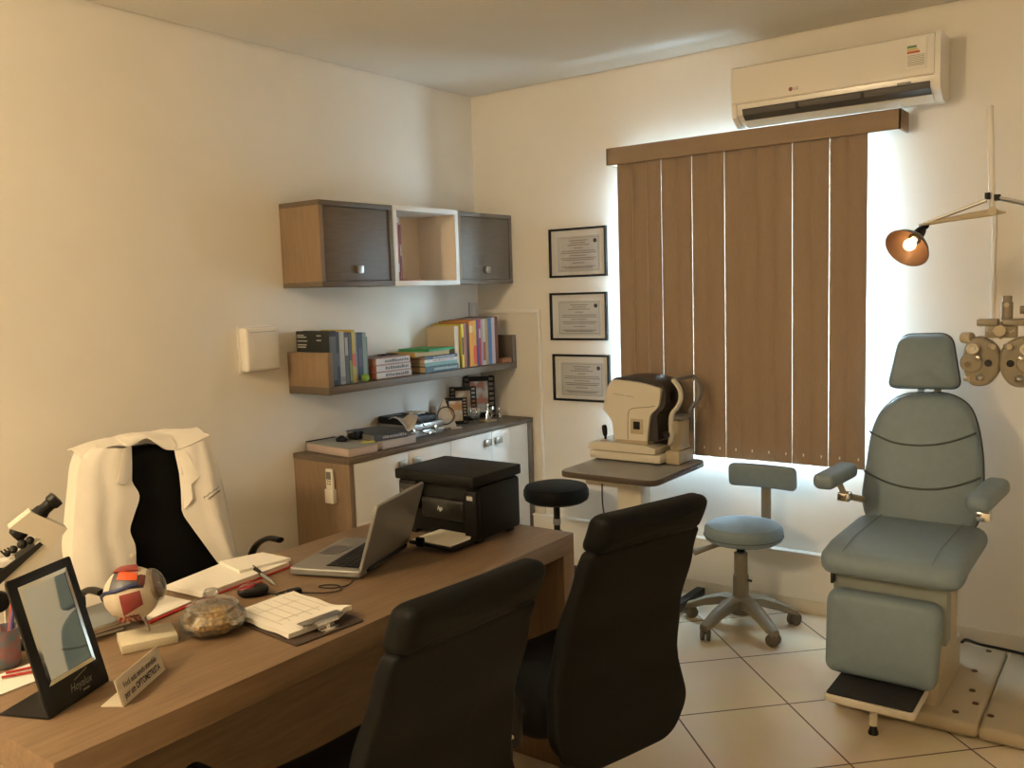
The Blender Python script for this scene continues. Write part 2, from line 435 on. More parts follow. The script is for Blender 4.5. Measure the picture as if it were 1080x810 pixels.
# ------------------------------------------------------------------ certificates
def certificate(zc, h, xl, label):
    xc = .671 + xl; w_ = .345
    t = thing('framed_certificate', label, 'certificate', (xc, -.001, zc - h / 2), 0, 'framed certificates beside the window')
    x0, x1, z0, z1 = xc - w_ / 2, xc + w_ / 2, zc - h / 2, zc + h / 2
    mb = MB(); q = .011
    mb.box(x0, x1, -.018, -.001, z0, z0 + q, .001).box(x0, x1, -.018, -.001, z1 - q, z1, .001).box(x0, x0 + q, -.018, -.001, z0 + q, z1 - q, .001).box(x1 - q, x1, -.018, -.001, z0 + q, z1 - q, .001)
    mb.build('frame', M['blk'], t, world=True)
    mt = bx(x0 + q, x1 - q, -.006, -.001, z0 + q, z1 - q).build('mat_board', M['paperg'], t, world=True)
    Ti = world_of(t).inverted()
    sx0, sx1, sz0, sz1 = x0 + .055, x1 - .048, z0 + .035, z1 - .05
    sh = bx(sx0 - .008, sx1 + .008, -.0075, -.0061, sz0 - .008, sz1 + .008).build('sheet', flat('certificate_paper', (.66, .65, .63)), t, world=True)
    mb = MB(); e = .0018
    T = frame(((sx0 + sx1) / 2, -.0079, (sz0 + sz1) / 2), (1, 0, 0), (0, 0, 1)); W, Hh = (sx1 - sx0) / 2, (sz1 - sz0) / 2
    mb.box(sx0, sx1, -.0079, -.0076, sz0, sz0 + e).box(sx0, sx1, -.0079, -.0076, sz1 - e, sz1).box(sx0, sx0 + e, -.0079, -.0076, sz0, sz1).box(sx1 - e, sx1, -.0079, -.0076, sz0, sz1)
    for k, (a, y) in enumerate([(.45, .82), (.35, .68), (.55, .55), (.2, .36), (.85, .18), (.9, .06), (.4, -.10), (.88, -.25), (.8, -.36), (.3, -.55), (.85, -.78), (.7, -.86)]):
        mb.loft([[(-W * a, Hh * y - .0022, 0), (W * a, Hh * y - .0022, 0)], [(-W * a, Hh * y + .0022, 0), (W * a, Hh * y + .0022, 0)]], False, False, T)
    mb.build('printed_lines', M['inkg'], sh, T=Ti)
    MB().lathe([(.012, 0), (.012, .0006)], (sx1 - .02, -.0076, sz1 - .02), (0, -1, 0), 6).build('seal', M['ink'], sh, T=Ti)
    bx(x0 + q, x1 - q, -.0125, -.0115, z0 + q, z1 - q).build('glazing', M['clear'], t, world=True)
certificate(1.691, .252, 0, 'black framed certificate, topmost of the three beside the blind')
certificate(1.362, .248, -.004, 'black framed certificate, middle one of the three beside the blind')
certificate(1.041, .246, .004, 'black framed certificate, lowest of the three, just above the eye-test machine')

# ------------------------------------------------------------------ wall cabinets
def wall_cab(y0, y1, label, knob_y):
    t = thing('wall_cabinet', label, 'cabinet', (0, (y0 + y1) / 2, 1.547), 0, 'wall cabinets on the left wall')
    z0, z1, d, q = 1.547, 1.910, .252, .022
    mb = MB()
    mb.box(.002, d, y0, y1, z1 - q, z1, .001).box(.002, d, y0, y1, z0, z0 + q, .001).box(.002, d, y1 - q, y1, z0 + q, z1 - q, .001).box(.002, .012, y0 + q, y1 - q, z0 + q, z1 - q)
    mb.build('carcass', M['greyoak'], t, world=True)
    bx(.002, d, y0, y0 + q, z0 + q, z1 - q, .001).build('side_panel', M['oak_v'], t, world=True)
    dr = bx(d - .024, d - .006, y0 + q + .002, y1 - q - .002, z0 + q + .002, z1 - q - .002, .001).build('door', M['greyoak'], t, world=True)
    mb = MB(); mb.box(d - .006, d + .016, knob_y - .017, knob_y + .017, z0 + .055, z0 + .089, .003)
    mb.build('knob', M['steel'], dr, T=world_of(t).inverted())
wall_cab(-1.372, -.929, 'grey oak wall cabinet with closed door, farther from the window', -1.155)
wall_cab(-.458, -.004, 'grey oak wall cabinet with closed door in the room corner', -.235)
t = thing('open_wall_cabinet', 'white open cube cabinet between the two grey oak wall cabinets', 'cabinet', (0, -.69, 1.545))
mb = MB(); y0, y1, z0, z1 = -.927, -.460, 1.543, 1.914; q = .024
mb.box(.002, .254, y0, y1, z1 - q, z1, .001).box(.002, .254, y0, y1, z0, z0 + q, .001).box(.002, .254, y0, y0 + q, z0 + q, z1 - q, .001).box(.002, .254, y1 - q, y1, z0 + q, z1 - q, .001)
mb.build('carcass', M['white'], t, world=True)
mb = MB(); mb.box(.002, .01, y0 + q, y1 - q, z0 + q, z1 - q)
mb.box(.01, .25, y1 - q - .002, y1 - q, z0 + q, z1 - q)
mb.build('lining', M['niche'], t, world=True)

# ------------------------------------------------------------------ books
def book(name, label, c, w_, d_, h_, cover, group, T=None, spine=None, tilt=0, cover2=None):
    """upright book: width w_ along y, depth d_ along x (spine at +x), height h_; c = centre of its foot"""
    t = thing(name, label, 'book', c, 0, group)
    R = Matrix.Rotation(tilt, 4, 'X')
    k = .002
    mb = MB(); mb.box(-d_ / 2, d_ / 2, -w_ / 2, -w_ / 2 + k, 0, h_).box(-d_ / 2, d_ / 2, w_ / 2 - k, w_ / 2, 0, h_).box(d_ / 2 - k, d_ / 2, -w_ / 2 + k, w_ / 2 - k, 0, h_)
    mb.build('cover', cover, t, T=R)
    bx(-d_ / 2 + .003, d_ / 2 - k, -w_ / 2 + k, w_ / 2 - k, .003, h_ - .003).build('page_block', M['paper'], t, T=R)
    if spine:
        m, a, b = spine
        bx(d_ / 2 - .0002, d_ / 2 + .0006, -w_ / 2 + .002, w_ / 2 - .002, h_ * a, h_ * b).build('spine_title', m, t, T=R)
    return t
def C(r, g, b): return flat('print_%d_%d_%d' % (r * 100, g * 100, b * 100), (r, g, b), .45)
W_, K_ = M['paper'], M['ink']
t = thing('book_shelf', 'long oak wall shelf with low end panels carrying books', 'shelf', (0, -.69, 1.085))
bx(.002, .258, -1.372, -.004, 1.085, 1.118, .001).build('board', M['greyoak'], t, world=True)
bx(.002, .258, -1.372, -1.340, 1.1185, 1.266, .001).build('end_panel', M['oak_v'], t, world=True)
bx(.002, .258, -.036, -.004, 1.1185, 1.266, .001).build('end_panel', M['greyoak'], t, world=True)
bx(.002, .014, -1.339, -.037, 1.1185, 1.165, .001).build('back_rail', M['white'], t, world=True)
ZS = 1.119
G = 'upright books on the wall shelf'
first = [ # label, width, depth, height, cover, spine
 ('thick black book with white cover text at the near shelf end', .034, .21, .238, C(.02, .025, .025), (C(.10, .11, .12), .1, .9)),
 ('dark slate-blue book next to the thick black book on the wall shelf', .020, .20, .232, C(.035, .045, .055), (C(.10, .12, .14), .35, .6)),
 ('white spined book among the dark books at the shelf end', .024, .20, .232, C(.40, .39, .36), (C(.25, .24, .22), .05, .15)),
 ('dark grey book just right of the white spined book', .018, .20, .228, C(.07, .065, .06), (C(.35, .34, .30), .55, .9)),
 ('black book with a lime green lower spine on the wall shelf', .014, .20, .225, C(.03, .03, .025), (C(.22, .28, .06), .05, .45)),
 ('mustard yellow book with a red title on the wall shelf', .018, .20, .236, C(.42, .30, .04), (C(.55, .07, .03), .32, .55)),
 ('slim pale grey book right of the mustard yellow book', .016, .19, .222, C(.18, .17, .16), None),
 ('black book with purple lettering beside the slim grey book', .024, .19, .218, C(.025, .022, .03), (C(.07, .05, .10), .3, .7)),
 ('pale green-grey book behind the small green ball', .020, .19, .220, C(.15, .20, .16), None),
 ('narrow dark green book, last of the near upright group', .012, .18, .200, C(.05, .08, .06), None)]
y = -1.330
for k, (lb, w_, d_, h_, cv, sp_) in enumerate(first):
    w2 = w_ * 1.18
    bk = book('book', lb, (.018 + d_ / 2, y + w2 / 2, ZS), w2, d_, h_, cv, G, spine=sp_)
    if k == 0:
        mb = MB(); T = frame((.12, y - .0006, ZS + .19), (1, 0, 0), (0, 0, 1))
        for (a, b, yy) in ((-.095, -.05, .03), (-.095, -.035, .022), (-.095, -.03, .005), (-.095, -.035, -.012), (.03, .06, .028), (.03, .06, .008), (-.095, -.04, -.022)):
            mb.loft([[(a, yy - .0025, 0), (b, yy - .0025, 0)], [(a, yy + .0025, 0), (b, yy + .0025, 0)]], False, False, T)
        mb.build('cover_text', C(.45, .45, .42), bk, world=True)
    y += w2 + .0022
MB().sphere((.232, -1.128, ZS + .0185), .018).build('stalk_ball', C(.22, .42, .05))
o = bpy.data.objects['stalk_ball']; o.name = 'green_ball'; tag(o, 'small lime green ball in front of the books on the wall shelf', 'ball')
def flat_book(name, label, x0, x1, y0, y1, z0, z1, cover, spinem, group, rot=0, pages=W_, text_m=None):
    c = ((x0 + x1) / 2, (y0 + y1) / 2, z0); t = thing(name, label, 'book', c, rot, group)
    dx, dy, h = (x1 - x0) / 2, (y1 - y0) / 2, z1 - z0; k = .0025
    mb = MB(); mb.box(-dx, dx, -dy, dy, 0, k).box(-dx, dx, -dy, dy, h - k, h)
    mb.build('cover', cover, t)
    bx(dx - k, dx, -dy, dy, k, h - k).build('spine', spinem, t)
    bx(-dx + .003, dx - k, -dy + .003, dy - .003, k, h - k).build('page_block', pages, t)
    if text_m:
        mb = MB(); n = 9
        a = -dy * .5
        while a < dy * .8:
            w1 = dy * random.uniform(.04, .13); mb.box(dx, dx + .0006, a, a + w1, h * .3, h * random.uniform(.6, .75)); a += w1 + dy * .03
        mb.build('spine_title', text_m, t)
    return t
G2 = 'thick red paperbacks stacked flat on the wall shelf'
tw = C(.50, .44, .40); rd = C(.36, .12, .08); pk = C(.40, .20, .14)
for k, lb in enumerate(('bottom red-edged paperback of the stack of three on the wall shelf', 'middle red-edged paperback of the stack of three on the wall shelf', 'top red-edged paperback of the stack of three on the wall shelf')):
    flat_book('thick_paperback', lb, .025, .222 - .004 * k, -1.046 + .004 * k, -.812, ZS + .0005 + k * .032, ZS + k * .032 + .0315, C(.30, .16, .13), tw, G2, pages=rd if k < 2 else pk, text_m=C(.10, .09, .09))
t = thing('reading_glasses', 'dark folded spectacles on top of the red paperback stack', 'glasses', (.16, -.90, ZS + .097))
mb = MB()
for s in (-1, 1):
    mb.tube([(.02 * math.cos(a), s * .03 + .024 * math.sin(a), .006 + .003 * math.cos(a)) for a in [2 * PI * i / 14 for i in range(14)]], .0022, 6, True)
mb.tube([(0, -.006, .008), (0, .006, .008)], .002, 6)
mb.build('rim', M['blkm'], t)
for s in (-1, 1): MB().tube([(-.012, s * .054, .006), (-.05, s * .04, .005), (-.085, s * .01, .004)], .002, 6).build('temple', M['blkm'], t)
# mixed flat stack
G3 = 'books stacked flat in the middle of the wall shelf'
stack = [('dark teal book, lowest of the flat stack under the green book', .030, C(.03, .07, .075), .0, C(.30, .32, .30)),
         ('turquoise book second from the bottom of the flat stack', .018, C(.15, .26, .22), .004, None),
         ('thin white book in the middle of the flat stack', .014, C(.52, .50, .46), .006, C(.3, .1, .1)),
         ('dark navy book near the top of the flat stack', .016, C(.04, .05, .075), .003, C(.35, .34, .3))]
z = ZS + .0005
for k, (lb, h, cv, off, tm) in enumerate(stack):
    flat_book('stacked_book', lb, .03 + off, .235 - off, -.725, -.475 - off, z, z + h, cv, cv, G3, text_m=tm, pages=C(.55, .42, .26)); z += h + .0006
flat_book('stacked_book', 'yellow paged book under the green book on the flat stack', .02, .215, -.775, -.52, z, z + .021, C(.42, .27, .08), C(.42, .27, .08), G3, pages=C(.55, .36, .12)); z += .0216
flat_book('stacked_book', 'bright green thin book on top of the flat stack', .03, .225, -.70, -.495, z, z + .012, C(.03, .26, .09), C(.03, .26, .09), G3, rot=rad(4), pages=C(.05, .3, .12))
sec = [('wide beige folder standing behind the green stack', .030, .185, .215, C(.50, .38, .25), None),
 ('yellow and black striped spine book beside the beige folder', .012, .20, .225, C(.50, .40, .05), (K_, .3, .7)),
 ('red-brown book beside the yellow and black spine', .016, .20, .228, C(.26, .08, .05), None),
 ('black spined book between the red-brown and orange books', .012, .20, .225, C(.03, .028, .028), None),
 ('broad orange book in the far upright group', .024, .205, .236, C(.50, .20, .03), (C(.55, .40, .2), .75, .9)),
 ('orange book with a red flame-like lower spine', .020, .205, .240, C(.56, .28, .05), (C(.55, .06, .03), .05, .45)),
 ('navy blue spined book beside the orange books', .012, .205, .240, C(.06, .07, .20), None),
 ('crimson spined book beside the navy one', .014, .205, .242, C(.38, .04, .08), (C(.5, .4, .35), .6, .8)),
 ('pale lilac thin book beside the crimson spine', .010, .205, .240, C(.42, .36, .42), None),
 ('white spined book in the far upright group', .018, .205, .243, C(.58, .56, .53), (C(.35, .12, .08), .1, .5)),
 ('tan spined book left of the bright blue book', .016, .205, .245, C(.45, .32, .18), None),
 ('bright blue book near the far shelf end', .022, .205, .247, C(.06, .17, .34), None),
 ('pale pink book beside the bright blue book', .022, .205, .249, C(.56, .44, .47), None),
 ('dark brown book, last before the far shelf end panel', .020, .205, .252, C(.14, .06, .04), None)]
y = -.462
tot = sum(s[1] for s in sec); sc_ = (.345 - .0016 * len(sec)) / tot
for lb, w_, d_, h_, cv, sp_ in sec:
    w2 = w_ * sc_
    book('book', lb, (.018 + d_ / 2, y + w2 / 2, ZS), w2, d_, h_, cv, G, spine=sp_); y += w2 + .0016
t = thing('wooden_box', 'small red-brown flat box in front of the far books', 'box', (.24, -.082, ZS))
bx(-.012, .014, -.045, .040, 0, .020, .002).build('tray', C(.30, .13, .07), t)
bx(-.0125, .0145, -.0455, .0405, .0205, .026, .002).build('lid', C(.24, .10, .05), t)
# red books inside the open cabinet
for k, (w_, h_, lb, cv) in enumerate(((.016, .268, 'tall red book leaning inside the white open cabinet', C(.36, .05, .03)), (.013, .258, 'dark red narrow book beside the tall red book in the white cabinet', C(.20, .03, .03)))):
    book('tall_book', lb, (.16, -.8925 + k * .0175, 1.5675), w_, .17, h_, cv, 'red books in the white cabinet', spine=(C(.5, .4, .33), .15 + .3 * k, .3 + .35 * k), tilt=0)
flat_book('slim_book', 'thin red book lying flat in the white open cabinet', .06, .22, -.855, -.70, 1.5675, 1.5735, C(.36, .06, .04), C(.36, .06, .04), 'red books in the white cabinet')

# ------------------------------------------------------------------ low cabinet
t = thing('low_cabinet', 'low oak cabinet with white doors along the left wall', 'cabinet', (0, -.68, 0))
bx(.002, .356, -1.372, -.004, .792, .815, .001).build('top', M['greyoak'], t, world=True)
bx(.002, .354, -1.370, -1.344, .0, .7915, .001).build('side_panel', M['oak_v'], t, world=True)
bx(.002, .354, -.050, -.006, .0, .7915, .001).build('side_panel', M['greyoak'], t, world=True)
mb = MB(); mb.box(.002, .012, -1.343, -.051, .06, .79).box(.012, .33, -1.343, -.051, .06, .08).box(.28, .30, -1.343, -.051, 0, .06)
mb.build('carcass', M['greyoak'], t, world=True)
ed = [-1.342, -1.000, -.700, -.371, -.052]
for k in range(4):
    d = bx(.334, .353, ed[k] + .0015, ed[k + 1] - .0015, .064, .790, .0012).build('door', M['white'], t, world=True)
    ky = ed[k + 1] - .045 if k % 2 == 0 else ed[k] + .045
    bx(.3535, .370, ky - .024, ky + .024, .722, .756, .003).build('handle', M['steel'], d, T=world_of(t).inverted())
# remote control in its holder on the cabinet side
t = thing('remote_control', 'white remote control in a holder on the low cabinet side', 'remote', (.25, -1.377, .62))
bx(-.026, .026, -.021, .0045, 0, .062, .004).build('mount_bracket', M['acw'], t)
bx(-.021, .021, -.015, .001, .0, .145, .006).build('body', M['acw'], t, T=Matrix.Translation((0, -.0015, .006)))
bx(-.014, .014, -.0178, -.0160, .105, .138).build('screen', flat('lcd_grey', (.14, .15, .12)), t)
mb = MB()
for a in (-.009, .004): 
    for b in (.082, .094): mb.box(a, a + .008, -.0180, -.0161, b, b + .007)
mb.build('buttons', M['silver'], t)

# ------------------------------------------------------------------ wall box, switch, trunking
t = thing('wall_mounted_box', 'cream plastic alarm box on the left wall near the shelf', 'wall box', (0, -1.536, 1.20))
MB().pad(rrect(.176, .186, .012), .05, .014, lambda u, v, w: (.027 + w, -1.536 + u, 1.293 + v), rings=2).build('cover', M['acw'], t, world=True)
bx(.001, .006, -1.63, -1.442, 1.196, 1.39, .002).build('back_plate', M['white'], t, world=True)
mb = MB(); mb.box(.052, .0535, -1.60, -1.47, 1.365, 1.367).build('seam', M['inkg'], t, world=True)
t = thing('light_switch', 'white switch plate on the left wall above the far books', 'switch', (0, -.045, 1.34))
bx(.001, .010, -.088, -.014, 1.335, 1.448, .003).build('plate', flat('switch_shade', (.60, .60, .60), .4), t, world=True)  # white plate; its grey stands in for shading around the outline
bx(.009, .0125, -.066, -.034, 1.365, 1.418, .002).build('rocker', M['acw'], t, world=True)
mb = MB(); mb.box(.001, .425, -.013, -.001, 1.383, 1.403, .002).box(.405, .425, -.013, -.001, .29, 1.383, .002)
tag(mb.build('cable_trunking', M['wall'], at=(.41, -.007, .29)), 'white cable trunking running from the corner and down beside the certificates', 'trunking')
# ------------------------------------------------------------------ things on the low cabinet
ZC = .8155
t = thing('ring_binder', 'pale ring binder of papers lying on the near end of the low cabinet', 'binder', (.175, -1.245, ZC), rad(-6))
bx(-.155, .155, -.075, .085, 0, .036, .004).build('page_block', C(.52, .42, .38), t)
mb = MB(); mb.box(-.158, .158, -.079, .088, .0362, .0385, .001)
mb.build('cover', C(.30, .31, .30), t)
MB().cyl((-.165, -.066, .021), (-.165, .09, .021), .021, seg=16).build('spine_roll', M['blkm'], t)
bx(-.16, -.01, .088, .094, .030, .040, .001).build('edge_strip', M['blkm'], t)
t = thing('ink_stamp', 'small black gadget lying on the ring binder', 'gadget', (.15, -1.215, ZC + .039), rad(20))
mb = MB(); mb.pad(rrect(.05, .034, .012), .018, .008, lambda u, v, w: (u, v, .009 + w), rings=2).sphere((0, 0, .02), (.016, .012, .008), 14, 8)
mb.build('body', M['blk'], t)
t = thing('binocular_loupe', 'black binocular loupe lying beside the gadget on the binder', 'loupe', (.16, -1.140, ZC + .039), rad(10))
for s in (-1, 1): MB().lathe([(.013, 0), (.015, .012), (.013, .03), (.017, .034), (.017, .044)], (-.02, s * .0185, .0175), (1, 0, 0), 16).build('barrel', M['blk'], t)
bx(-.012, .0, -.006, .006, .011, .026, .002).build('bridge', M['blkm'], t)
t = flat_book('patterned_book', 'large dark patterned book lying beside the ring binder', .06, .30, -1.115, -.93, ZC + .0345, ZC + .064, C(.05, .055, .065), C(.05, .06, .09), 'papers on the low cabinet', rot=rad(-12), pages=C(.2, .2, .2), text_m=C(.35, .35, .36))
flat_book('paper_ream', 'low pile of grey papers under the dark patterned book', .03, .315, -1.125, -.905, ZC, ZC + .034, C(.42, .37, .34), C(.44, .38, .34), 'papers on the low cabinet', pages=C(.46, .4, .37))
tag(bx(-.03, .03, -.012, .012, 0, .003).build('highlighter', C(.60, .58, .05), at=(0, 0, 0)), 'yellow flat marker strip lying on the ring binder edge', 'marker')
o = bpy.data.objects['highlighter']; o.location = (.275, -1.175, ZC + .039); o.rotation_euler = (0, 0, rad(62))
# crumpled plastic sheet
random.seed(11); g = []
for i in range(10):
    row = []
    for j in range(10):
        u, v = i / 9, j / 9
        row.append((.20 + .12 * u + random.uniform(-.004, .004), -.965 + .135 * v + random.uniform(-.005, .005), ZC + .101 - .046 * max(0, u - .25) + .006 + .020 * math.sin(v * 7 + u * 4) * (.3 + u) + random.uniform(-.004, .004) + .012 * u))
    g.append(row)
tag(MB().sheet(g, .001).build('crumpled_sheet', C(.50, .46, .43), at=(.25, -.90, ZC + .03)), 'crumpled translucent grey sheet draped over the dark patterned book', 'sheet')
# aluminium case
t = thing('aluminium_case', 'silver aluminium carrying case with front handle on the low cabinet', 'case', (.12, -.745, ZC))
mb = MB(); mb.box(-.108, .112, -.105, .140, 0, .030, .004).box(-.108, .112, -.105, .140, .032, .062, .004)
mb.build('shell', M['steel'], t)
hp = smooth_path([(.112, -.030, .03), (.134, -.028, .020), (.146, .015, .014), (.134, .058, .020), (.112, .06, .03)], 5)
MB().tube(hp, .0045, 8).build('handle', M['chrome'], t)
for yy in (-.085, .075): bx(.112, .118, yy - .012, yy + .012, .018, .046, .002).build('latch', M['chrome'], t)
# black device on the case
t = thing('black_device', 'flat black electronic device lying on the aluminium case', 'device', (.11, -.735, ZC + .0625), rad(-4))
MB().pad(rrect(.19, .235, .02), .034, .008, lambda u, v, w: (u, v, .017 + w), rings=2).build('body', M['blk'], t)
mb = MB(); mb.pad(rrect(.10, .10, .012), .006, .0025, lambda u, v, w: (u + .01, v + .04, .038 + w), rings=2)
mb.build('glossy_cover', flat('gloss_black', (.02, .02, .02), .12), t)
mb = MB(); mb.tube([(-.02, -.06, .037), (.03, -.05, .039), (.06, -.045, .037)], .004, 6).tube([(.0, .02, .0425), (.05, .07, .0425)], .003, 6)
mb.build('metal_trim', M['chrome'], t)
# triangular wooden ornament with ring
t = thing('triangle_ornament', 'pale wooden triangle ornament with a black ring on the low cabinet', 'ornament', (.165, -.53, ZC), rad(-32))
MB().prism(rpoly([(-.072, .0), (.072, .0), (.006, .158)], .006, 3, 3), lambda u, v, w: (w, u, v), -.009, .009).build('triangle', C(.48, .38, .27), t)
MB().tube([(.013, .012 + .045 * math.cos(a), .068 + .045 * math.sin(a)) for a in [2 * PI * i / 28 for i in range(28)]], .0025, 6, True).build('ring', M['blkm'], t)
bx(.0095, .040, .03, .085, 0, .006, .001).build('foot', C(.45, .36, .26), t)
# film-strip picture frames
def film_frame(label, c, rz, w_, h_, photo):
    t = thing('film_strip_frame', label, 'picture frame', c, rz, 'film strip picture frames on the low cabinet')
    L = Matrix.Rotation(rad(-8), 4, 'Y')
    mb = MB(); sd = w_ * .22; n = 8
    mb.box(-.006, .004, -w_ / 2 + sd, w_ / 2 - sd, h_ * .88, h_).box(-.006, .004, -w_ / 2 + sd, w_ / 2 - sd, 0, h_ * .12)
    for s in (-1, 1):
        a, b = sorted((s * w_ / 2, s * (w_ / 2 - sd)))
        mb.box(-.006, .004, a, a + sd * .2, 0, h_).box(-.006, .004, b - sd * .2, b, 0, h_)
        for k in range(n + 1):
            zz = (h_ - .008) * k / n; mb.box(-.006, .004, a + sd * .2, b - sd * .2, zz, zz + .008 * h_ / .15)
    mb.build('film_border', M['blk'], t, T=L)
    bx(-.002, .001, -w_ / 2 + sd, w_ / 2 - sd, h_ * .12, h_ * .88).build('photograph', photo, t, T=L)
    MB().prism([(0, 0), (-.09, 0), (-.012, h_ * .6)], lambda u, v, w: (u - .007, w, v), -.008, .008).build('easel_foot', M['blk'], t)
def photo(name, a, b, c):
    m = bpy.data.materials.new(name); m.use_nodes = True; nt = m.node_tree; bs = nt.nodes['Principled BSDF']; bs.inputs['Roughness'].default_value = .25
    tc = nt.nodes.new('ShaderNodeTexCoord'); n = nt.nodes.new('ShaderNodeTexNoise'); n.inputs['Scale'].default_value = 16; n.inputs['Detail'].default_value = 1
    nt.links.new(tc.outputs['Object'], n.inputs['Vector']); r = nt.nodes.new('ShaderNodeValToRGB')
    e = r.color_ramp.elements; e[0].position = .40; e[0].color = (*b, 1); e[1].position = .60; e[1].color = (*a, 1)
    x = e.new(.5); x.color = (*c, 1)
    nt.links.new(n.outputs['Fac'], r.inputs['Fac']); nt.links.new(r.outputs['Color'], bs.inputs['Base Color']); return m
film_frame('smallest black film strip frame with an orange toned photo', (.13, -.385, ZC), rad(-46), .125, .140, photo('orange_photo', (.78, .76, .66), (.60, .28, .12), (.70, .56, .42)))
film_frame('middle sized black film strip frame between the other two', (.085, -.265, ZC), rad(-46), .145, .184, photo('face_photo', (.70, .69, .60), (.52, .34, .24), (.50, .38, .28)))
film_frame('tallest black film strip frame, in the corner', (.085, -.125, ZC), rad(-50), .175, .226, photo('group_photo', (.72, .74, .76), (.50, .22, .18), (.62, .60, .62)))
# drinking glass
t = thing('drinking_glass', 'clear stemmed glass before the film strip frames', 'glass', (.225, -.345, ZC))
MB().lathe([(.026, 0), (.026, .003), (.006, .007), (.005, .025), (.020, .034), (.031, .055), (.033, .085), (.0315, .085), (.029, .056), (.018, .037), (.001, .034)], caps=False).build('bowl', M['glass'], t)
# scrap-metal figurine
t = thing('wire_figurine', 'silver wire figurine on a small tan base on the low cabinet', 'figurine', (.215, -.225, ZC))
MB().pad(rrect(.065, .085, .012), .009, .003, lambda u, v, w: (u, v, .0045 + w), rings=2).build('base', C(.42, .33, .20), t)
mb = MB()
mb.tube(smooth_path([(0, -.012, .009), (0, -.006, .035), (0, 0, .055), (0, .002, .075)], 4), .0035, 8)
mb.tube(smooth_path([(0, .014, .009), (0, .008, .035), (0, 0, .055)], 4), .0035, 8)
mb.tube(smooth_path([(0, 0, .070), (.0, -.02, .062), (0, -.032, .078)], 4), .003, 8)
mb.tube(smooth_path([(0, 0, .070), (.0, .03, .05), (0, .045, .055), (0, .05, .075)], 4), .003, 8)
mb.tube([(0, .02 + .018 * math.cos(a), .03 + .018 * math.sin(a)) for a in [2 * PI * i / 18 for i in range(18)]], .0025, 6, True)
mb.build('wire_body', M['chrome'], t)
MB().sphere((0, .002, .088), .011, 14, 10).build('head', M['chrome'], t)
t = thing('small_bell', 'tiny silver ornament beside the tallest film strip frame', 'ornament', (.165, -.055, ZC))
MB().lathe([(.012, 0), (.011, .004), (.005, .012), (.004, .024), (.008, .032), (.003, .042), (.002, .052)], seg=16).build('body', M['chrome'], t)

# ------------------------------------------------------------------ desk
D = .75
t = thing('desk', 'long oak-effect office desk in front of the left wall', 'desk', (1.33, -2.47, 0))
DX0, DX1, DY0, DY1 = 1.003, 1.657, -3.276, -1.664
bx(DX0, DX1, DY0, DY1, .690, D, .0015).build('tabletop', M['desk'], t, world=True)
bx(DX0, DX1, DY1 - .060, DY1, 0, .6895, .0015).build('side_panel', M['desk_v'], t, world=True)
bx(DX0, DX1, DY0, DY0 + .060, 0, .6895, .0015).build('side_panel', M['desk_v'], t, world=True)
mb = MB(); mb.box(1.30, 1.322, DY0 + .061, DY1 - .061, .12, .6895, .001)
mb.build('modesty_panel', M['desk'], t, world=True)

# ------------------------------------------------------------------ swivel chairs
def caster(parent, c, m, wm, r=.027, T=None, rz=0):
    mb = MB(); R = Matrix.Translation(V(c)) @ Matrix.Rotation(rz, 4, 'Z')
    for s in (-1, 1): mb.lathe([(.004, -.008), (r * .8, -.009), (r, -.004), (r, .006), (r * .6, .009)], (0, s * .013, r), (0, s, 0), 18, T=R)
    mb.cyl((0, 0, r), (0, 0, r * 2.1), .006, seg=8, T=R)
    return mb.build('caster', wm, parent, T=T)
def star_base(t, m, wm, rad_, n=5, a0=0, hub=.035, zc=.11, droop=.045, wide=1.0, wheel=.027):
    MB().lathe([(hub, zc - .05), (hub * 1.15, zc - .02), (hub * 1.05, zc + .02), (hub * .75, zc + .03)], seg=20).build('hub', m, t)
    for k in range(n):
        a = a0 + 2 * PI * k / n; d = V((math.cos(a), math.sin(a), 0))
        q = V((-d.y, d.x, 0)); rings = []
        for u, z, w_, h_ in ((.02, zc, .030, .026), (rad_ * .35, zc + .003, .027, .023), (rad_ * .7, zc - droop * .45, .022, .019), (rad_ * .95, zc - droop, .019, .016), (rad_ + .015, zc - droop - .008, .015, .014)):
            c = d * u + V((0, 0, z))
            rings.append([c + q * x * w_ * wide + V((0, 0, y * h_)) for x, y in ((-1, -.6), (-.6, -1), (.6, -1), (1, -.6), (.85, .7), (.4, 1), (-.4, 1), (-.85, .7))])
        lg = MB().loft(rings).build('leg', m, t, ang=50)
        caster(lg, (d.x * rad_, d.y * rad_, 0), m, wm, wheel, rz=a + .6)
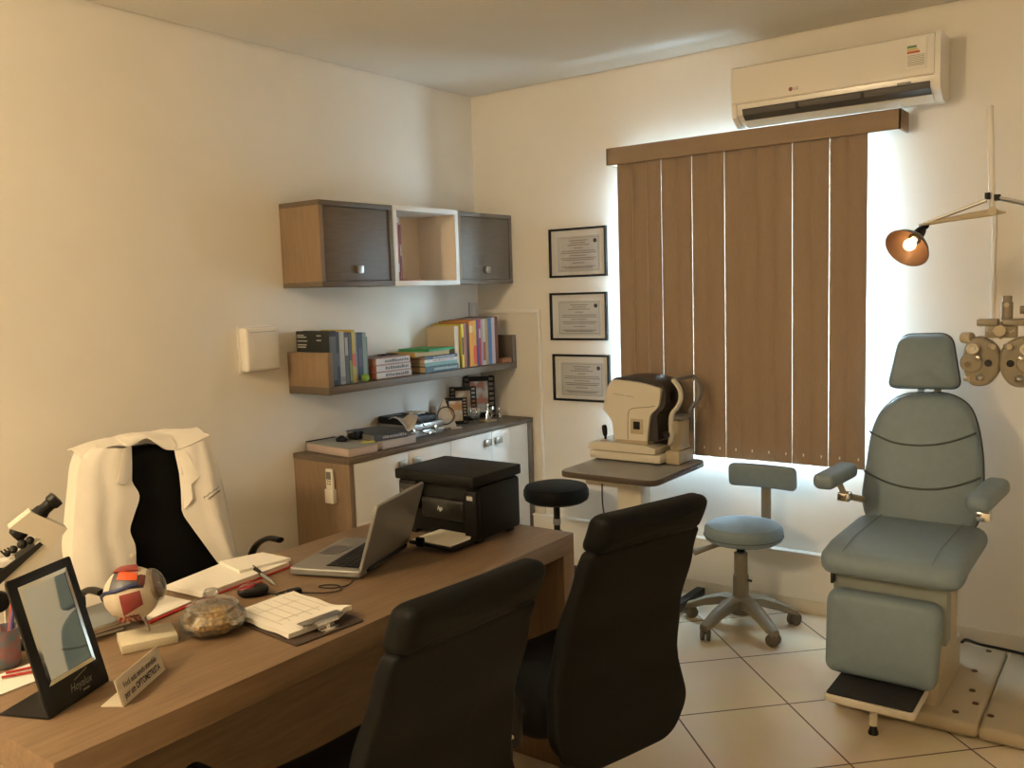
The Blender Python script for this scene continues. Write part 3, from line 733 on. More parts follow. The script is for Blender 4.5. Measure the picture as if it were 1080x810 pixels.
def office_chair(label, loc, rz, arms, head, group, back_top=1.005, name='office_chair'):
    t = thing(name, label, 'chair', loc, rz, group)
    prof = interp([.36, .44, .56, .70, .85, 1.0], [-.222, -.210, -.190, -.215, -.270, -.332])
    f = lambda u, v, w: (prof(v) + w + .10 * u * u, u, v)
    top = back_top - .086 if head else back_top; ws = .90 if head else .82
    pts = [(u * ws, v) for u, v in [(-.165, .36), (.165, .36), (.248, .435), (.225, .60), (.207, .80), (.196, top), (-.196, top), (-.207, .80), (-.225, .60), (-.248, .435)]]
    out = rpoly(pts, [.08, .08, .035, .25, .2, .016, .016, .2, .25, .035], 6, 5)
    MB().pad(out, .046, .013, f, rings=6, bulge=.004).build('backrest', M['leather'], t)
    if head:
        hz = back_top - .048
        fh = lambda u, v, w: (prof(v) + w + .008 + .10 * u * u, u, v)
        MB().pad(rrect(.372 * ws * 1.03, .096, .030, 5, 6, 0, hz), .076, .030, fh, rings=5, rs=6, bulge=.004).build('headrest', M['leather'], t)
        f2 = lambda u, v, w: (prof(v) + w + .046 + .10 * u * u, u, v)
        MB().pad(rrect(.32 * ws, .40, .06, 6, 6, 0, .66), .05, .024, f2, rings=5, bulge=.012).build('front_cushion', M['leather'], t)
    fs = lambda u, v, w: (u, v, .455 + w - .10 * max(0, u - .12) ** 2 * 4 + .012 * (v / .2) ** 2)
    MB().pad(rrect(.42, .48, .09, 6, 5, .05, 0), .095, .040, fs, rings=5, bulge=.008).build('seat', M['leather'], t)
    mb = MB(); mb.box(-.14, .10, -.11, .11, .365, .402, .01).box(-.19, -.12, -.045, .045, .345, .40, .008).box(-.20, -.185, -.04, .04, .38, .46, .004)
    mb.build('tilt_mechanism', M['blk'], t)
    MB().tube([(-.02, -.10, .375), (-.02, -.25, .37)], .006, 8).build('lever', M['blk'], t)
    MB().cyl((0, 0, .11), (0, 0, .25), .026).cyl((0, 0, .25), (0, 0, .37), .018).build('gas_column', M['blk'], t)
    star_base(t, M['blk'], M['blkm'], .29, a0=.35)
    ar_ = .0165 if head else .0135
    for s in (-1, 1):
        sh_ = (.06, 1.27) if (s < 0 and not head) else (0, 1)
        pth = smooth_path([(p[0] + sh_[0], s * p[1] * sh_[1], p[2]) for p in arms], 6)
        MB().tube(pth, [ar_] * 6 + [ar_ * 1.12] * (len(pth) - 6), 10, flat=.62, up=(0, 1, 0)).build('armrest', M['blk'], t)
        p = arms[0]
        MB().lathe([(.013, 0), (.013, .006), (.006, .009)], (p[0] + sh_[0], s * (p[1] * sh_[1] + .014), p[2] + .03), (0, s, 0), 12).build('arm_bolt', M['chrome'], t)
    return t
armsV = [(-.12, .262, .43), (-.13, .268, .50), (-.10, .275, .565), (-.02, .278, .600), (.10, .278, .610), (.20, .272, .595)]
armsD = [(-.14, .262, .44), (-.175, .268, .54), (-.165, .272, .60), (-.125, .275, .648), (-.05, .275, .682), (.03, .272, .690)]
GV = 'black visitor chairs at the front of the desk'
office_chair('black leatherette office chair in front of the desk, nearest to the camera', (1.840, -2.744, 0), rad(174), armsV, True, GV)
office_chair('black leatherette office chair in front of the desk, nearer to the blue-grey stool', (1.868, -2.047, 0), rad(163), armsV, True, GV)
office_chair('black office chair behind the desk with a white coat over it', (.665, -2.315, 0), rad(-7), armsD, False, None, back_top=1.025, name='desk_chair')
# ------------------------------------------------------------------ lab coat over the desk chair
t = thing('lab_coat', 'white lab coat draped over the black chair behind the desk', 'coat', (.42, -2.33, .55))
L_in = [(0.367, -2.361, 1.031), (0.386, -2.378, 0.979), (0.405, -2.392, 0.928), (0.425, -2.383, 0.881), (0.442, -2.415, 0.83), (0.455, -2.441, 0.784), (0.472, -2.437, 0.739), (0.486, -2.445, 0.697), (0.495, -2.454, 0.64), (0.507, -2.445, 0.578), (0.509, -2.43, 0.52)]
L_out = [(0.348, -2.469, 1.045), (0.351, -2.51, 1.026), (0.365, -2.541, 0.98), (0.386, -2.563, 0.923), (0.41, -2.587, 0.857), (0.432, -2.608, 0.791), (0.45, -2.622, 0.739), (0.468, -2.624, 0.676), (0.477, -2.619, 0.625), (0.485, -2.616, 0.582), (0.488, -2.61, 0.536)]
R_in = [(0.397, -2.219, 0.999), (0.413, -2.218, 0.961), (0.431, -2.225, 0.916), (0.453, -2.24, 0.856), (0.472, -2.255, 0.802), (0.492, -2.238, 0.752), (0.511, -2.219, 0.706), (0.525, -2.192, 0.651), (0.538, -2.165, 0.598), (0.546, -2.145, 0.552), (0.545, -2.119, 0.503)]
R_out = [(0.4, -2.083, 1.034), (0.421, -2.084, 0.98), (0.441, -2.085, 0.932), (0.463, -2.088, 0.876), (0.484, -2.091, 0.821), (0.504, -2.096, 0.766), (0.524, -2.099, 0.711), (0.536, -2.099, 0.654), (0.545, -2.096, 0.605), (0.553, -2.092, 0.555), (0.551, -2.079, 0.509)]
def coat_panel(A, B, sgn, ph):
    A, B = smooth_path(A, 4), smooth_path(B, 4); g = []
    n = len(A)
    for i, (a, b) in enumerate(zip(A, B)):
        row = []; q = i / (n - 1)
        for j in range(13):
            s = j / 12; p = a.lerp(b, s)
            fold = .006 * math.sin(s * 7.5 + ph + q * 2.2) * min(1, q * 2.5 + .15) + .002 * math.sin(s * 17 + q * 5 + ph)
            p = p + V((.020 * math.sin(PI * s) + fold + .022, 0, 0)); p.z = max(p.z, .524); row.append(p)
        # wrap round the side of the chair to the back
        o = row[-1]; 
        for k in range(1, 7):
            an = k / 6; row.append(V((o.x - .02 * an - (.12 + .05 * q) * an ** 1.5, o.y - sgn * (.055 if sgn < 0 else -.012) * an, o.z + .004 * math.sin(k + q * 9))))
        g.append(row)
    return g
gl, gr = coat_panel(L_in, L_out, -1, .4), coat_panel(R_in, R_out, 1, 2.1)
MB().sheet(gl, .003).build('front_panel', M['coat'], t, world=True, ang=60)
MB().sheet(gr, .003).build('front_panel', M['coat'], t, world=True, ang=60)
# back panel behind the chair
g = []
for a, b in zip(gl, gr):
    row = []
    for j in range(15):
        s = j / 14; p = a[-1].lerp(b[-1], s); row.append(p + V((-.02 * math.sin(PI * s) - .003 * math.sin(s * 20), 0, .012 * math.sin(PI * s) if a is gl[0] else 0)))
    g.append(row)
MB().sheet(g, .003).build('back_panel', M['coat'], t, world=True, ang=60)
# shoulders and collar
def band(rows, th=.004): return MB().sheet([smooth_path(r, 5) for r in rows], th)
sh = [[(.362, -2.515, 1.020), (.376, -2.41, 1.042), (.384, -2.361, 1.028)], [(.30, -2.51, 1.042), (.31, -2.42, 1.054), (.315, -2.36, 1.056)], [(.235, -2.49, 1.03), (.24, -2.42, 1.045), (.245, -2.36, 1.05)]]
band(sh).build('shoulder', M['coat'], t, world=True, ang=70)
sh = [[(.412, -2.216, .996), (.420, -2.15, 1.010), (.414, -2.085, 1.026)], [(.335, -2.20, 1.045), (.34, -2.14, 1.050), (.34, -2.075, 1.052)], [(.25, -2.20, 1.05), (.255, -2.14, 1.05), (.26, -2.08, 1.03)]]
band(sh).build('shoulder', M['coat'], t, world=True, ang=70)
co_ = [[(0.374, -2.366, 1.030), (0.374, -2.335, 1.040), (0.374, -2.296, 1.049), (0.388, -2.268, 1.027), (0.399, -2.246, 1.007), (0.404, -2.217, 1.000)],
       [(0.372, -2.370, 1.040), (0.372, -2.332, 1.050), (0.370, -2.295, 1.056), (0.384, -2.262, 1.040), (0.395, -2.238, 1.022), (0.402, -2.205, 1.012)],
       [(0.33, -2.374, 1.054), (0.33, -2.332, 1.060), (0.328, -2.293, 1.063), (0.335, -2.255, 1.056), (0.345, -2.225, 1.048), (0.355, -2.195, 1.042)],
       [(0.27, -2.37, 1.05), (0.265, -2.332, 1.055), (0.262, -2.293, 1.056), (0.265, -2.255, 1.054), (0.27, -2.225, 1.052), (0.275, -2.195, 1.045)]]
band(co_, .005).build('collar', M['coat'], t, world=True, ang=70)
def lapel(rows): return MB().sheet([[V(p) for p in r] for r in rows], .004)
ofs = .034
lapel([[(0.376 + .018, -2.364, 1.036), (.372 + ofs, -2.388, 1.036), (.378 + .03, -2.404, 1.022)], [(0.395 + .02, -2.379, .983), (.392 + ofs, -2.408, .985), (.396 + ofs, -2.428, .970)], [(0.414 + .016, -2.393, .928), (.410 + ofs, -2.424, .924), (.408 + ofs, -2.449, .934)]]).build('lapel', M['coat'], t, world=True, ang=70)
lapel([[(0.406 + .012, -2.222, 1.001), (.410 + .03, -2.205, 1.000), (.414 + .03, -2.190, .992)], [(0.436 + .010, -2.228, .925), (.436 + ofs, -2.196, .915), (.445 + ofs, -2.168, .909)], [(.452 + .012, -2.238, .872), (.452 + ofs, -2.224, .880), (.452 + ofs, -2.212, .889)], [(.474 + .012, -2.254, .806), (.472 + .03, -2.240, .824), (.470 + ofs, -2.220, .844)]]).build('lapel', M['coat'], t, world=True, ang=70)
# sleeves hanging at the sides
def sleeve(pts, r):
    p = smooth_path(pts, 5); n = len(p)
    return MB().tube(p, [r * (.75 + .35 * math.sin(PI * min(1, i / n + .25)) + .06 * math.sin(i * 1.3)) for i in range(n)], 12, flat=.62, up=(1, 0, 0))
sleeve([(.29, -2.082, 1.015), (.32, -2.066, .93), (.35, -2.050, .82), (.38, -2.030, .70), (.39, -2.018, .58), (.39, -2.01, .50)], .038).build('sleeve', M['coat'], t, world=True, ang=70)
sleeve([(.25, -2.45, 1.00), (.26, -2.455, .93), (.275, -2.47, .82), (.29, -2.48, .70), (.30, -2.485, .58), (.30, -2.485, .50)], .038).build('sleeve', M['coat'], t, world=True, ang=70)
Te = frame((.520, -2.158, .851), (0, .92, .39), (0, -.3, .95))
mb = MB(); random.seed(4)
mb.tube([Te @ V((-.034 + .004 * k, .004 + (.0045 if k % 2 else -.003) * (.6 + .4 * math.sin(k * 1.9)), .001)) for k in range(18)], .0013, 5)
mb.build('embroidery', M['ink'], t, world=True)
mb = MB(); lines(mb, Te @ Matrix.Translation((.006, -.010, .0)), -.026, .026, [0], .004, 0); mb.build('embroidered_line', M['ink'], t, world=True)
mb = MB()
for z, y in ((.71, -2.455), (.60, -2.462)): mb.lathe([(.008, 0), (.008, .003), (.004, .004)], (.513 if z > .65 else .525, y, z), (1, 0, .2), 14)
mb.build('button', M['niche'], t, world=True)

# ------------------------------------------------------------------ things on the desk
ZD = D + .0005
def quad(name, pts, z0, z1, m, label=None, cat=None, group=None, parent=None):
    c = (sum(p[0] for p in pts) / len(pts), sum(p[1] for p in pts) / len(pts), z0)
    mb = MB().prism(pts, lambda u, v, w: (u, v, w), z0, z1)
    if parent is not None: return mb.build(name, m, parent, world=True)
    return tag(mb.build(name, m, at=c), label, cat, group)
# laptop
t = thing('laptop', 'open silver laptop with its lid back towards the visitor chairs', 'laptop', (1.27, -2.22, ZD), math.atan2(.305, .952))
LW, LD = .300, .212   # local x towards the lid, local y along the hinge
hx = .10
base = [(hx - LD, -.168), (hx, -.158), (hx, .138), (hx - LD, .140)]
MB().pad(rpoly(base, .012, 4, 4), .020, .005, lambda u, v, w: (u, v, .014 + w), rings=2).build('base', M['silver'], t)
k_ = bx(hx - .115, hx - .018, -.135, .135, .0242, .0262, .001).build('keyboard', M['blkm'], t)
mb = MB()
for r in range(5):
    for c in range(14): mb.box(hx - .112 + r * .0185, hx - .112 + r * .0185 + .0155, -.132 + c * .019, -.132 + c * .019 + .016, .0262, .0275)
mb.build('keys', M['blk'], k_)
bx(hx - .195, hx - .135, -.045, .045, .0241, .0249).build('touchpad', M['steel'], t)
Lt = Matrix.Translation((hx - .002, -.008, .018)) @ Matrix.Rotation(rad(18), 4, 'Y')
lid = MB().pad(rrect(.300, .195, .012, 4, 4, 0, .0995), .011, .004, lambda u, v, w: (w, u, v), rings=2).build('lid', M['silver'], t, T=Lt)
bx(-.0062, -.0056, -.138, .138, .012, .187).build('screen', flat('dark_screen', (.012, .013, .015), .1), lid, T=Lt)
MB().cyl((hx, -.12, .018), (hx, .12, .018), .008, seg=12).build('hinge', M['blk'], t)
# printer
t = thing('printer', 'black multifunction laser printer at the far end of the desk', 'printer', (1.345, -1.83, ZD))
PX0, PX1, PY0, PY1 = -.155, .145, -.105, .118
mb = MB()
mb.box(PX0 - .004, PX1 + .002, PY0 + .02, PY1, .012, .174, .010)
mb.box(PX0, PX0 + .075, PY0 - .012, PY0 + .03, .085, .178, .008)
mb.box(PX1 - .05, PX1, PY0 - .0, PY0 + .03, .012, .165, .01)
mb.build('body', M['prt'], t)
bx(PX0 + .076, PX1 - .052, PY0 + .004, PY0 + .03, .062, .128, .01).build('front_cover', flat('printer_black', (.011, .011, .011), .4), t)
mb = MB(); mb.box(PX0 - .008, PX1 + .006, PY0 - .018, PY1 + .004, .179, .211, .005)
mb.build('scanner_lid', M['prt'], t)
bx(PX0 + .01, PX1 - .01, PY0 + .01, PY1 - .005, .172, .180, .002).build('scanner_bed', M['blk'], t)
cp = bx(PX0 + .006, PX0 + .069, PY0 - .0145, PY0 - .011, .105, .165, .001).build('control_panel', flat('panel_grey', (.022, .022, .022), .45), t)
mb = MB()
for a in range(3):
    for b in range(3): mb.cyl((PX0 + .018 + a * .018, PY0 - .014, .117 + b * .014), (PX0 + .018 + a * .018, PY0 - .017, .117 + b * .014), .005, seg=10)
mb.build('buttons', M['rubber'], cp)
bx(PX1 - .035, PX1 - .012, PY0 - .001, PY0 + .005, .135, .149, .002).build('indicator_tab', flat('pale_grey_plastic', (.42, .42, .40)), t)
bx(PX0 + .085, PX1 - .055, PY0 + .03, PY0 + .045, .13, .162).build('output_slot', M['void'], t)
mb = MB(); mb.box(PX0 + .134, PX1 - .004, PY0 - .118, PY0 + .03, .014, .024, .003).box(PX0 + .134, PX0 + .138, PY0 - .02, PY0 + .03, .022, .034).box(PX1 - .008, PX1 - .004, PY0 - .02, PY0 + .03, .022, .034)
tr = mb.build('paper_tray', M['blk'], t)
bx(PX0 + .170, PX0 + .198, PY0 - .128, PY0 - .116, .014, .042, .003).build('paper_stop', M['blk'], tr)
for sx in (PX0 + .02, PX1 - .03):
    for sy in (PY0 + .04, PY1 - .03): bx(sx - .015, sx + .015, sy - .015, sy + .015, 0, .013, .002).build('foot', M['blk'], t)
text('hp', .020, flat('pale_logo', (.55, .55, .53)), t, frame((.0, PY0 + .0032, .098), (1, 0, 0), (0, 0, 1)), world=False, shear=.25, bold=.0004)
tag(bx(-.075, .075, -.110, .04, 0, .0022).build('printed_page', M['paper']), 'sheet of white paper lying in the printer tray', 'paper').location = (1.345 + PX0 + .214, -1.83 + PY0, ZD + .0245)
# clipboard with forms
t = thing('clipboard', 'brown clipboard holding forms at the front edge of the desk', 'clipboard', (1.500, -2.628, ZD), rad(-5))
MB().pad(rrect(.262, .188, .008), .004, .0015, lambda u, v, w: (u, v, .002 + w), rings=1).build('board', flat('hardboard', (.055, .035, .025)), t)
ck = bx(.078, .104, -.055, .055, .0258, .0290, .001).build('clip', M['steel'], t)
mb = MB(); mb.cyl((.112, -.03, .023), (.112, .03, .023), .0075, seg=12).box(.108, .130, -.022, .022, .004, .014, .002).cyl((.118, 0, .012), (.118, 0, .022), .006, seg=10)
mb.build('spring', M['chrome'], ck)
t = thing('form_stack', 'thick pile of printed forms on the brown clipboard', 'papers', (1.490, -2.626, ZD + .0045), rad(-5))
random.seed(5); g = []
N_ = 14
for i in range(N_ + 1):
    u = -.128 + .230 * i / N_; lift = .014 * max(0, (i - 8) / 6) ** 2
    g.append([(u, v, .0140 + (lift if v > .06 else 0) * .9 + .0015 * math.sin(i * .9 + v * 30)) for v in [-.088 + .176 * j / 8 for j in range(9)]])
MB().sheet(g, .011).build('pages', M['paper'], t)
T = Matrix.Translation((0, 0, .0136)) @ Matrix.Rotation(rad(90), 4, 'Z')
mb = MB()
for k in range(6): mb.box(-.112 + .002 * k, .05 - .008 * (k % 3), -.068 + k * .027, -.0668 + k * .027,   .0158, .0164)
for x0 in (-.06, .02): mb.box(x0, x0 + .001, -.06, .055, .0158, .0164)
mb.build('printed_lines', flat('pale_ink', (.56, .53, .49)), t)
# pen, mouse
t = thing('ballpoint_pen', 'silver and black ballpoint pen lying on the desk beside the red folder', 'pen', (1.178, -2.470, ZD + .011), math.atan2(-.039, .152))
PT = Matrix.Rotation(rad(6), 4, 'Y')
MB().lathe([(.001, .078), (.0035, .068), (.0055, .055), (.0055, -.01)], (0, 0, 0), (1, 0, 0), 12).build('barrel', M['silver'], t, T=PT)
MB().lathe([(.0058, -.01), (.0058, -.065), (.003, -.072), (.003, -.080)], (0, 0, 0), (1, 0, 0), 12).build('cap', M['blk'], t, T=PT)
bx(-.066, -.02, -.0015, .0015, .0058, .0075).build('clip', M['blk'], t, T=PT)
t = thing('computer_mouse', 'small red and black computer mouse with a retractable cord', 'mouse', (1.262, -2.568, ZD), rad(55))
fm_ = lambda s: (lambda u, v, w: (u, v, .014 + w * (1 - (u / .05) ** 2 * .5)))
MB().pad(rrect(.078, .046, .02, 5, 5), .026, .011, fm_(1), rings=3, bulge=.003).build('body', M['blk'], t)
MB().pad(rrect(.044, .036, .014, 4, 4, -.014, 0), .010, .004, lambda u, v, w: (u, v, .0275 + w - (u + .0) ** 2 * 6 - v * v * 8), rings=3).build('red_cover', flat('wine_red_gloss', (.16, .012, .018), .18), t)
rl = tag(None or thing('mouse_cord', 'black retractable mouse cord with a small reel on the desk', 'cord', (1.345, -2.505, ZD)))
mb = MB(); mb.box(-.012, .012, -.017, .017, 0, .014, .003); mb.build('reel', M['blk'], rl, T=Matrix.Rotation(rad(-20), 4, 'Z'))
cz = .0025
MB().tube([(p.x, p.y, ZD + cz) for p in smooth_path([(1.275, -2.548, 0), (1.305, -2.535, 0), (1.312, -2.505, 0), (1.335, -2.515, 0), (1.325, -2.54, 0), (1.31, -2.53, 0), (1.335, -2.512, 0)], 7)], .0016, 6).build('lead', M['blkm'], rl, world=True)
MB().tube([(p.x, p.y, ZD + cz) for p in smooth_path([(1.355, -2.495, 0), (1.415, -2.46, 0), (1.43, -2.425, 0), (1.40, -2.405, 0), (1.365, -2.42, 0), (1.365, -2.44, 0), (1.405, -2.425, 0), (1.418, -2.39, 0), (1.40, -2.352, 0)], 7)], .0016, 6).build('lead', M['blkm'], rl, world=True)
# red folders and papers
quad('red_folder', [(1.178, -2.652), (1.160, -2.350), (1.010, -2.365), (1.025, -2.640)], ZD, ZD + .003, M['red'], 'red card folder under loose papers beside the laptop', 'folder', 'red folders on the desk')
quad('paper_stack', [(1.172, -2.655), (1.154, -2.362), (.985, -2.44), (1.028, -2.665)], ZD + .0035, ZD + .015, M['paper'], 'wide stack of white papers on the red folder beside the laptop', 'papers')
quad('printed_letter', [(1.118, -2.50), (1.148, -2.350), (1.030, -2.355), (.992, -2.475)], ZD + .0155, ZD + .023, M['paper'], 'smaller bundle of letters on top of the wide paper stack', 'papers')
tag(bx(-.03, .03, -.003, .003, 0, .0045, .001).build('red_pencil', flat('red_gloss', (.55, .03, .02), .3), at=(0, 0, 0)), 'short red pencil at the edge of the red folder beside the laptop', 'pencil')
o = bpy.data.objects['red_pencil']; o.location = (1.192, -2.52, ZD); o.rotation_euler = (0, 0, rad(86))
quad('red_folder', [(1.212, -2.826), (1.186, -2.686), (1.056, -2.700), (1.082, -2.838)], ZD, ZD + .004, M['red'], 'small red folder behind the candy jar', 'folder', 'red folders on the desk')
quad('white_sheet', [(1.204, -2.828), (1.178, -2.691), (1.046, -2.703), (1.072, -2.838)], ZD + .0045, ZD + .008, M['paper'], 'white paper on the small red folder behind the candy jar', 'papers')
# magazines behind the eye model
zz = ZD
for k, (m, lb, h) in enumerate(((M['silver'], 'grey booklet, lowest of the pile behind the eye model', .011), (C(.55, .50, .45), 'cream booklet in the middle of the pile behind the eye model', .008), (C(.52, .20, .10), 'orange covered booklet in the pile behind the eye model', .006), (C(.22, .24, .25), 'grey-blue booklet on top of the pile behind the eye model', .006))):
    x0, y0 = 1.045 + .006 * k, -3.02 + .010 * k
    tt = thing('booklet', lb, 'booklet', (x0 + .07, y0 + .075, zz), rad(-8 + 4 * k), 'booklets behind the eye model')
    bx(-.072, .072, -.07, .075, 0, h, .001).build('cover', m, tt); bx(-.070, .0725, -.0715, .073, h * .25, h * .75).build('page_block', M['paper'], tt); zz += h + .0006
t = thing('card_holder', 'dark card holder with tan cards behind the eye model', 'holder', (1.02, -2.92, zz), rad(-8))
mb = MB(); mb.box(-.02, .022, -.036, .036, 0, .004).box(-.02, -.016, -.036, .036, .004, .045).box(.018, .022, -.036, .036, .004, .022)
mb.build('holder', M['blkm'], t)
for k in range(3): bx(-.012 + k * .009, -.009 + k * .009, -.031, .031, .0042, .052 - .010 * k, .0005).build('card', C(.50, .36, .16), t)
# anatomical eye model
Rv, Uv, Cv = V((.807, .591, 0)), V((-.17, .232, .872)).normalized(), V((.834, -.47, .288)).normalized()
EC, ER = V((1.279, -2.902, .860)), .0595
t = thing('eye_model', 'large anatomical eye model on a cream base on the desk', 'model', (1.312, -2.893, ZD))
MB().box(-.048, .044, -.058, .058, 0, .020, .002).build('base', flat('cream_base', (.62, .56, .42), .45), t, T=Matrix.Rotation(rad(-24), 4, 'Z'))
MB().cyl((1.300, -2.880, ZD + .019), (1.292, -2.886, .81), .0035, seg=10).build('rod', M['steel'], t, world=True)
eb = MB().sphere(EC, ER, 32, 20).build('eyeball', flat('ivory_sclera', (.66, .58, .46), .35), t, world=True)
def edir(i, j):
    q = math.sqrt(i * i + j * j)
    if q > .995: i, j = i / q * .995, j / q * .995
    return (Rv * i + Uv * j + Cv * math.sqrt(max(0, 1 - i * i - j * j))).normalized()
def epatch(name, m, corners, k, th=.0035, n=8):
    a, b, c, d = [V(p) for p in corners]; g = []
    for i in range(n + 1):
        g.append([EC + edir(*(a.lerp(b, i / n).lerp(d.lerp(c, i / n), j / n))) * ER * k for j in range(n + 1)])
    return MB().sheet(g, th).build(name, m, t, world=True, ang=60)
mr = flat('muscle_red', (.26, .045, .04), .45)
epatch('muscle', mr, [(-.62, .62), (-.52, .86), (.12, .98), (.18, .80)], 1.035)
epatch('muscle', mr, [(-.38, -.06), (.28, .10), (.46, -.42), (-.22, -.70)], 1.03)
epatch('cutaway', flat('cutaway_slate', (.075, .08, .095), .4), [(-.66, .08), (.46, .22), (.50, .68), (-.60, .66)], 1.022)
epatch('retina', flat('retina_orange', (.62, .10, .03), .4), [(-.50, .40), (.16, .46), (.16, .72), (-.44, .70)], 1.045)
epatch('lens_layer', flat('brown_choroid', (.12, .035, .03), .4), [(.20, .30), (.48, .33), (.50, .68), (.24, .70)], 1.04)
MB().tube([EC + edir(i, j) * ER * 1.03 for i, j in [(-.97, -.22), (-.92, -.08), (-.75, .02), (-.5, .06), (-.3, .14), (-.1, .24), (.15, .30)]], .0042, 8).build('nerve_line', flat('navy_line', (.03, .04, .12), .4), t, world=True)
A_ = (Rv * .93 + Uv * .34 - Cv * .10).normalized()
MB().lathe([(.033, .0), (.032, .004), (.025, .007), (.012, .008), (.002, .008)], EC + A_ * (ER * .88), A_, 24).build('iris', flat('iris_brown', (.22, .12, .07), .3), t, world=True)
MB().lathe([(.038, .0), (.037, .008), (.031, .015), (.021, .021), (.01, .024), (.001, .0245)], EC + A_ * (ER * .82), A_, 24).build('cornea', M['glass'], t, world=True)
mb = MB(); random.seed(2)
for k in range(5):
    i0 = -.35 + .16 * k; mb.tube([EC + edir(i0 + .05 * math.sin(q * 2 + k), -.80 - .04 * q) * ER * (1.02 + .02 * q) for q in range(4)], .004, 6)
mb.build('vessels', flat('vessel_red', (.30, .10, .07), .4), t, world=True)
# candy jar
JX, JY = 1.383, -2.772
t = thing('candy_jar', 'round glass candy jar with a knobbed glass lid on the desk', 'jar', (JX, JY, ZD))
MB().lathe([(.046, 0), (.050, .002), (.066, .012), (.074, .026), (.073, .038), (.062, .050), (.049, .057), (.049, .060), (.0465, .060), (.0465, .057), (.059, .0485), (.070, .037), (.071, .026), (.063, .014), (.048, .005), (.001, .004)], seg=40, caps=False).build('bowl', M['glass'], t)
lidj = MB().lathe([(.056, .0605), (.058, .0625), (.052, .067), (.036, .074), (.014, .078), (.008, .080), (.008, .083), (.015, .086), (.018, .092), (.015, .098), (.008, .101), (.001, .1015)], seg=36, caps=False).build('lid', M['lid_glass'], t)
cm = None; random.seed(21); nC = 0
def candy_mesh():
    mb = MB(); mb.sphere((0, 0, 0), (.0095, .0075, .0068), 8, 6)
    for s in (-1, 1): mb.loft([[(s * .008, .002 * math.cos(a), .002 * math.sin(a)) for a in [2 * PI * k / 6 for k in range(6)]], [(s * .0145, .0065 * math.cos(a) * (1 + .3 * math.sin(3 * a)), .0045 * math.sin(a)) for a in [2 * PI * k / 6 for k in range(6)]]])
    return mb
GC = 'gold candies in the jar'
for L, (z, n, r) in enumerate(((.011, 1, 0), (.011, 7, .021), (.012, 13, .042), (.024, 1, 0), (.024, 7, .022), (.024, 16, .050), (.037, 2, .008), (.037, 8, .027), (.037, 16, .055))):
    for k in range(n):
        a = 2 * PI * k / n + L * .7
        if cm is None:
            cm = tag(candy_mesh().build('wrapped_candy', M['gold'], ang=20), 'small gold foil wrapped candy inside the glass jar', 'candy', GC); o = cm
        else: o = cm.copy(); COL.objects.link(o)
        o.location = (JX + r * math.cos(a), JY + r * math.sin(a), ZD + z + random.uniform(-.002, .002))
        o.rotation_euler = (random.uniform(-.5, .5), random.uniform(-.5, .5), random.uniform(0, 6))
# desk sign
t = thing('desk_sign', 'small white tent sign with two lines of black text on the desk', 'sign', (1.52, -3.03, ZD))
A, B = V((1.565, -3.099, ZD)), V((1.479, -2.957, ZD)); ux = (B - A).normalized(); nn = V((-ux.y, ux.x, 0)); nn = nn if nn.x > 0 else -nn
upv = V((0, 0, math.cos(rad(15)))) - nn * math.sin(rad(15)); fw = upv.cross(ux); Wd = (B - A).length
fw = fw if fw.dot(nn) > 0 else -fw
def P3(a, b, c=0): return A + ux * a + upv * b + fw * c
sm = flat('sign_white', (.62, .55, .43), .5)
MB().loft([[P3(0, 0), P3(Wd, 0), P3(Wd, .053), P3(0, .053)], [P3(0, 0, -.002), P3(Wd, 0, -.002), P3(Wd, .053, -.002), P3(0, .053, -.002)]]).build('face', sm, t, world=True)
q = -nn * .044
MB().loft([[A + V((0, 0, 0)), B, B + q, A + q], [A + V((0, 0, .002)), B + V((0, 0, .002)), B + q + V((0, 0, .002)), A + q + V((0, 0, .002))]]).build('foot', sm, t, world=True)
T1 = frame(P3(Wd * .5, .034, .0006), ux, upv)
text('Você está sendo atendido', .0165, M['ink'], t, T1, bold=.0003, squeeze=.74)
text('por um OPTOMETRISTA', .0175, M['ink'], t, frame(P3(Wd * .5, .015, .0006), ux, upv), bold=.0006, squeeze=.74)
# desk mirror
t = thing('desk_mirror', 'black framed tilted desk mirror at the near end of the desk', 'mirror', (1.44, -3.13, ZD))
A, B = V((1.494, -3.203, ZD + .002)), V((1.4295, -3.051, ZD + .002)); ux = (B - A).normalized(); nn = V((-ux.y, ux.x, 0)); nn = nn if nn.x > 0 else -nn
tl = rad(15); upv = V((0, 0, math.cos(tl))) - nn * math.sin(tl); fw = upv.cross(ux); fw = fw if fw.dot(nn) > 0 else -fw
Wd, Hm = (B - A).length, .262
TM = frame(A, ux, upv)
sgn = 1 if (TM.to_3x3() @ V((0, 0, 1))).dot(fw) > 0 else -1
mb = MB().pad(rrect(Wd, Hm, .006, 4, 4, Wd / 2, Hm / 2), .006, .002, lambda u, v, w: (u, v, w), rings=1); mb.bm.transform(TM); mb.build('frame', M['blk'], t, world=True)
fx0, fx1, fz0, fz1 = .020, Wd - .020, .052, Hm - .018
mb = MB().box(fx0, fx1, fz0, fz1, sgn * .0032 - .0004, sgn * .0032 + .0004); mb.bm.transform(TM); mg = mb.build('mirror_glass', M['mirror'], t, world=True)
mb = MB(); bvw = .008; zf = sgn * .0037
def strip(a, b, c, d, tiltdir):
    mb.loft([[(*a, zf + sgn * .0002), (*b, zf + sgn * .0002)], [(*d, zf + sgn * .0012 * 0.6), (*c, zf + sgn * .0012 * 0.6)]], False, False, TM)
strip((fx0, fz0), (fx1, fz0), (fx1 - bvw, fz0 + bvw), (fx0 + bvw, fz0 + bvw), 0)
strip((fx1, fz0), (fx1, fz1), (fx1 - bvw, fz1 - bvw), (fx1 - bvw, fz0 + bvw), 0)
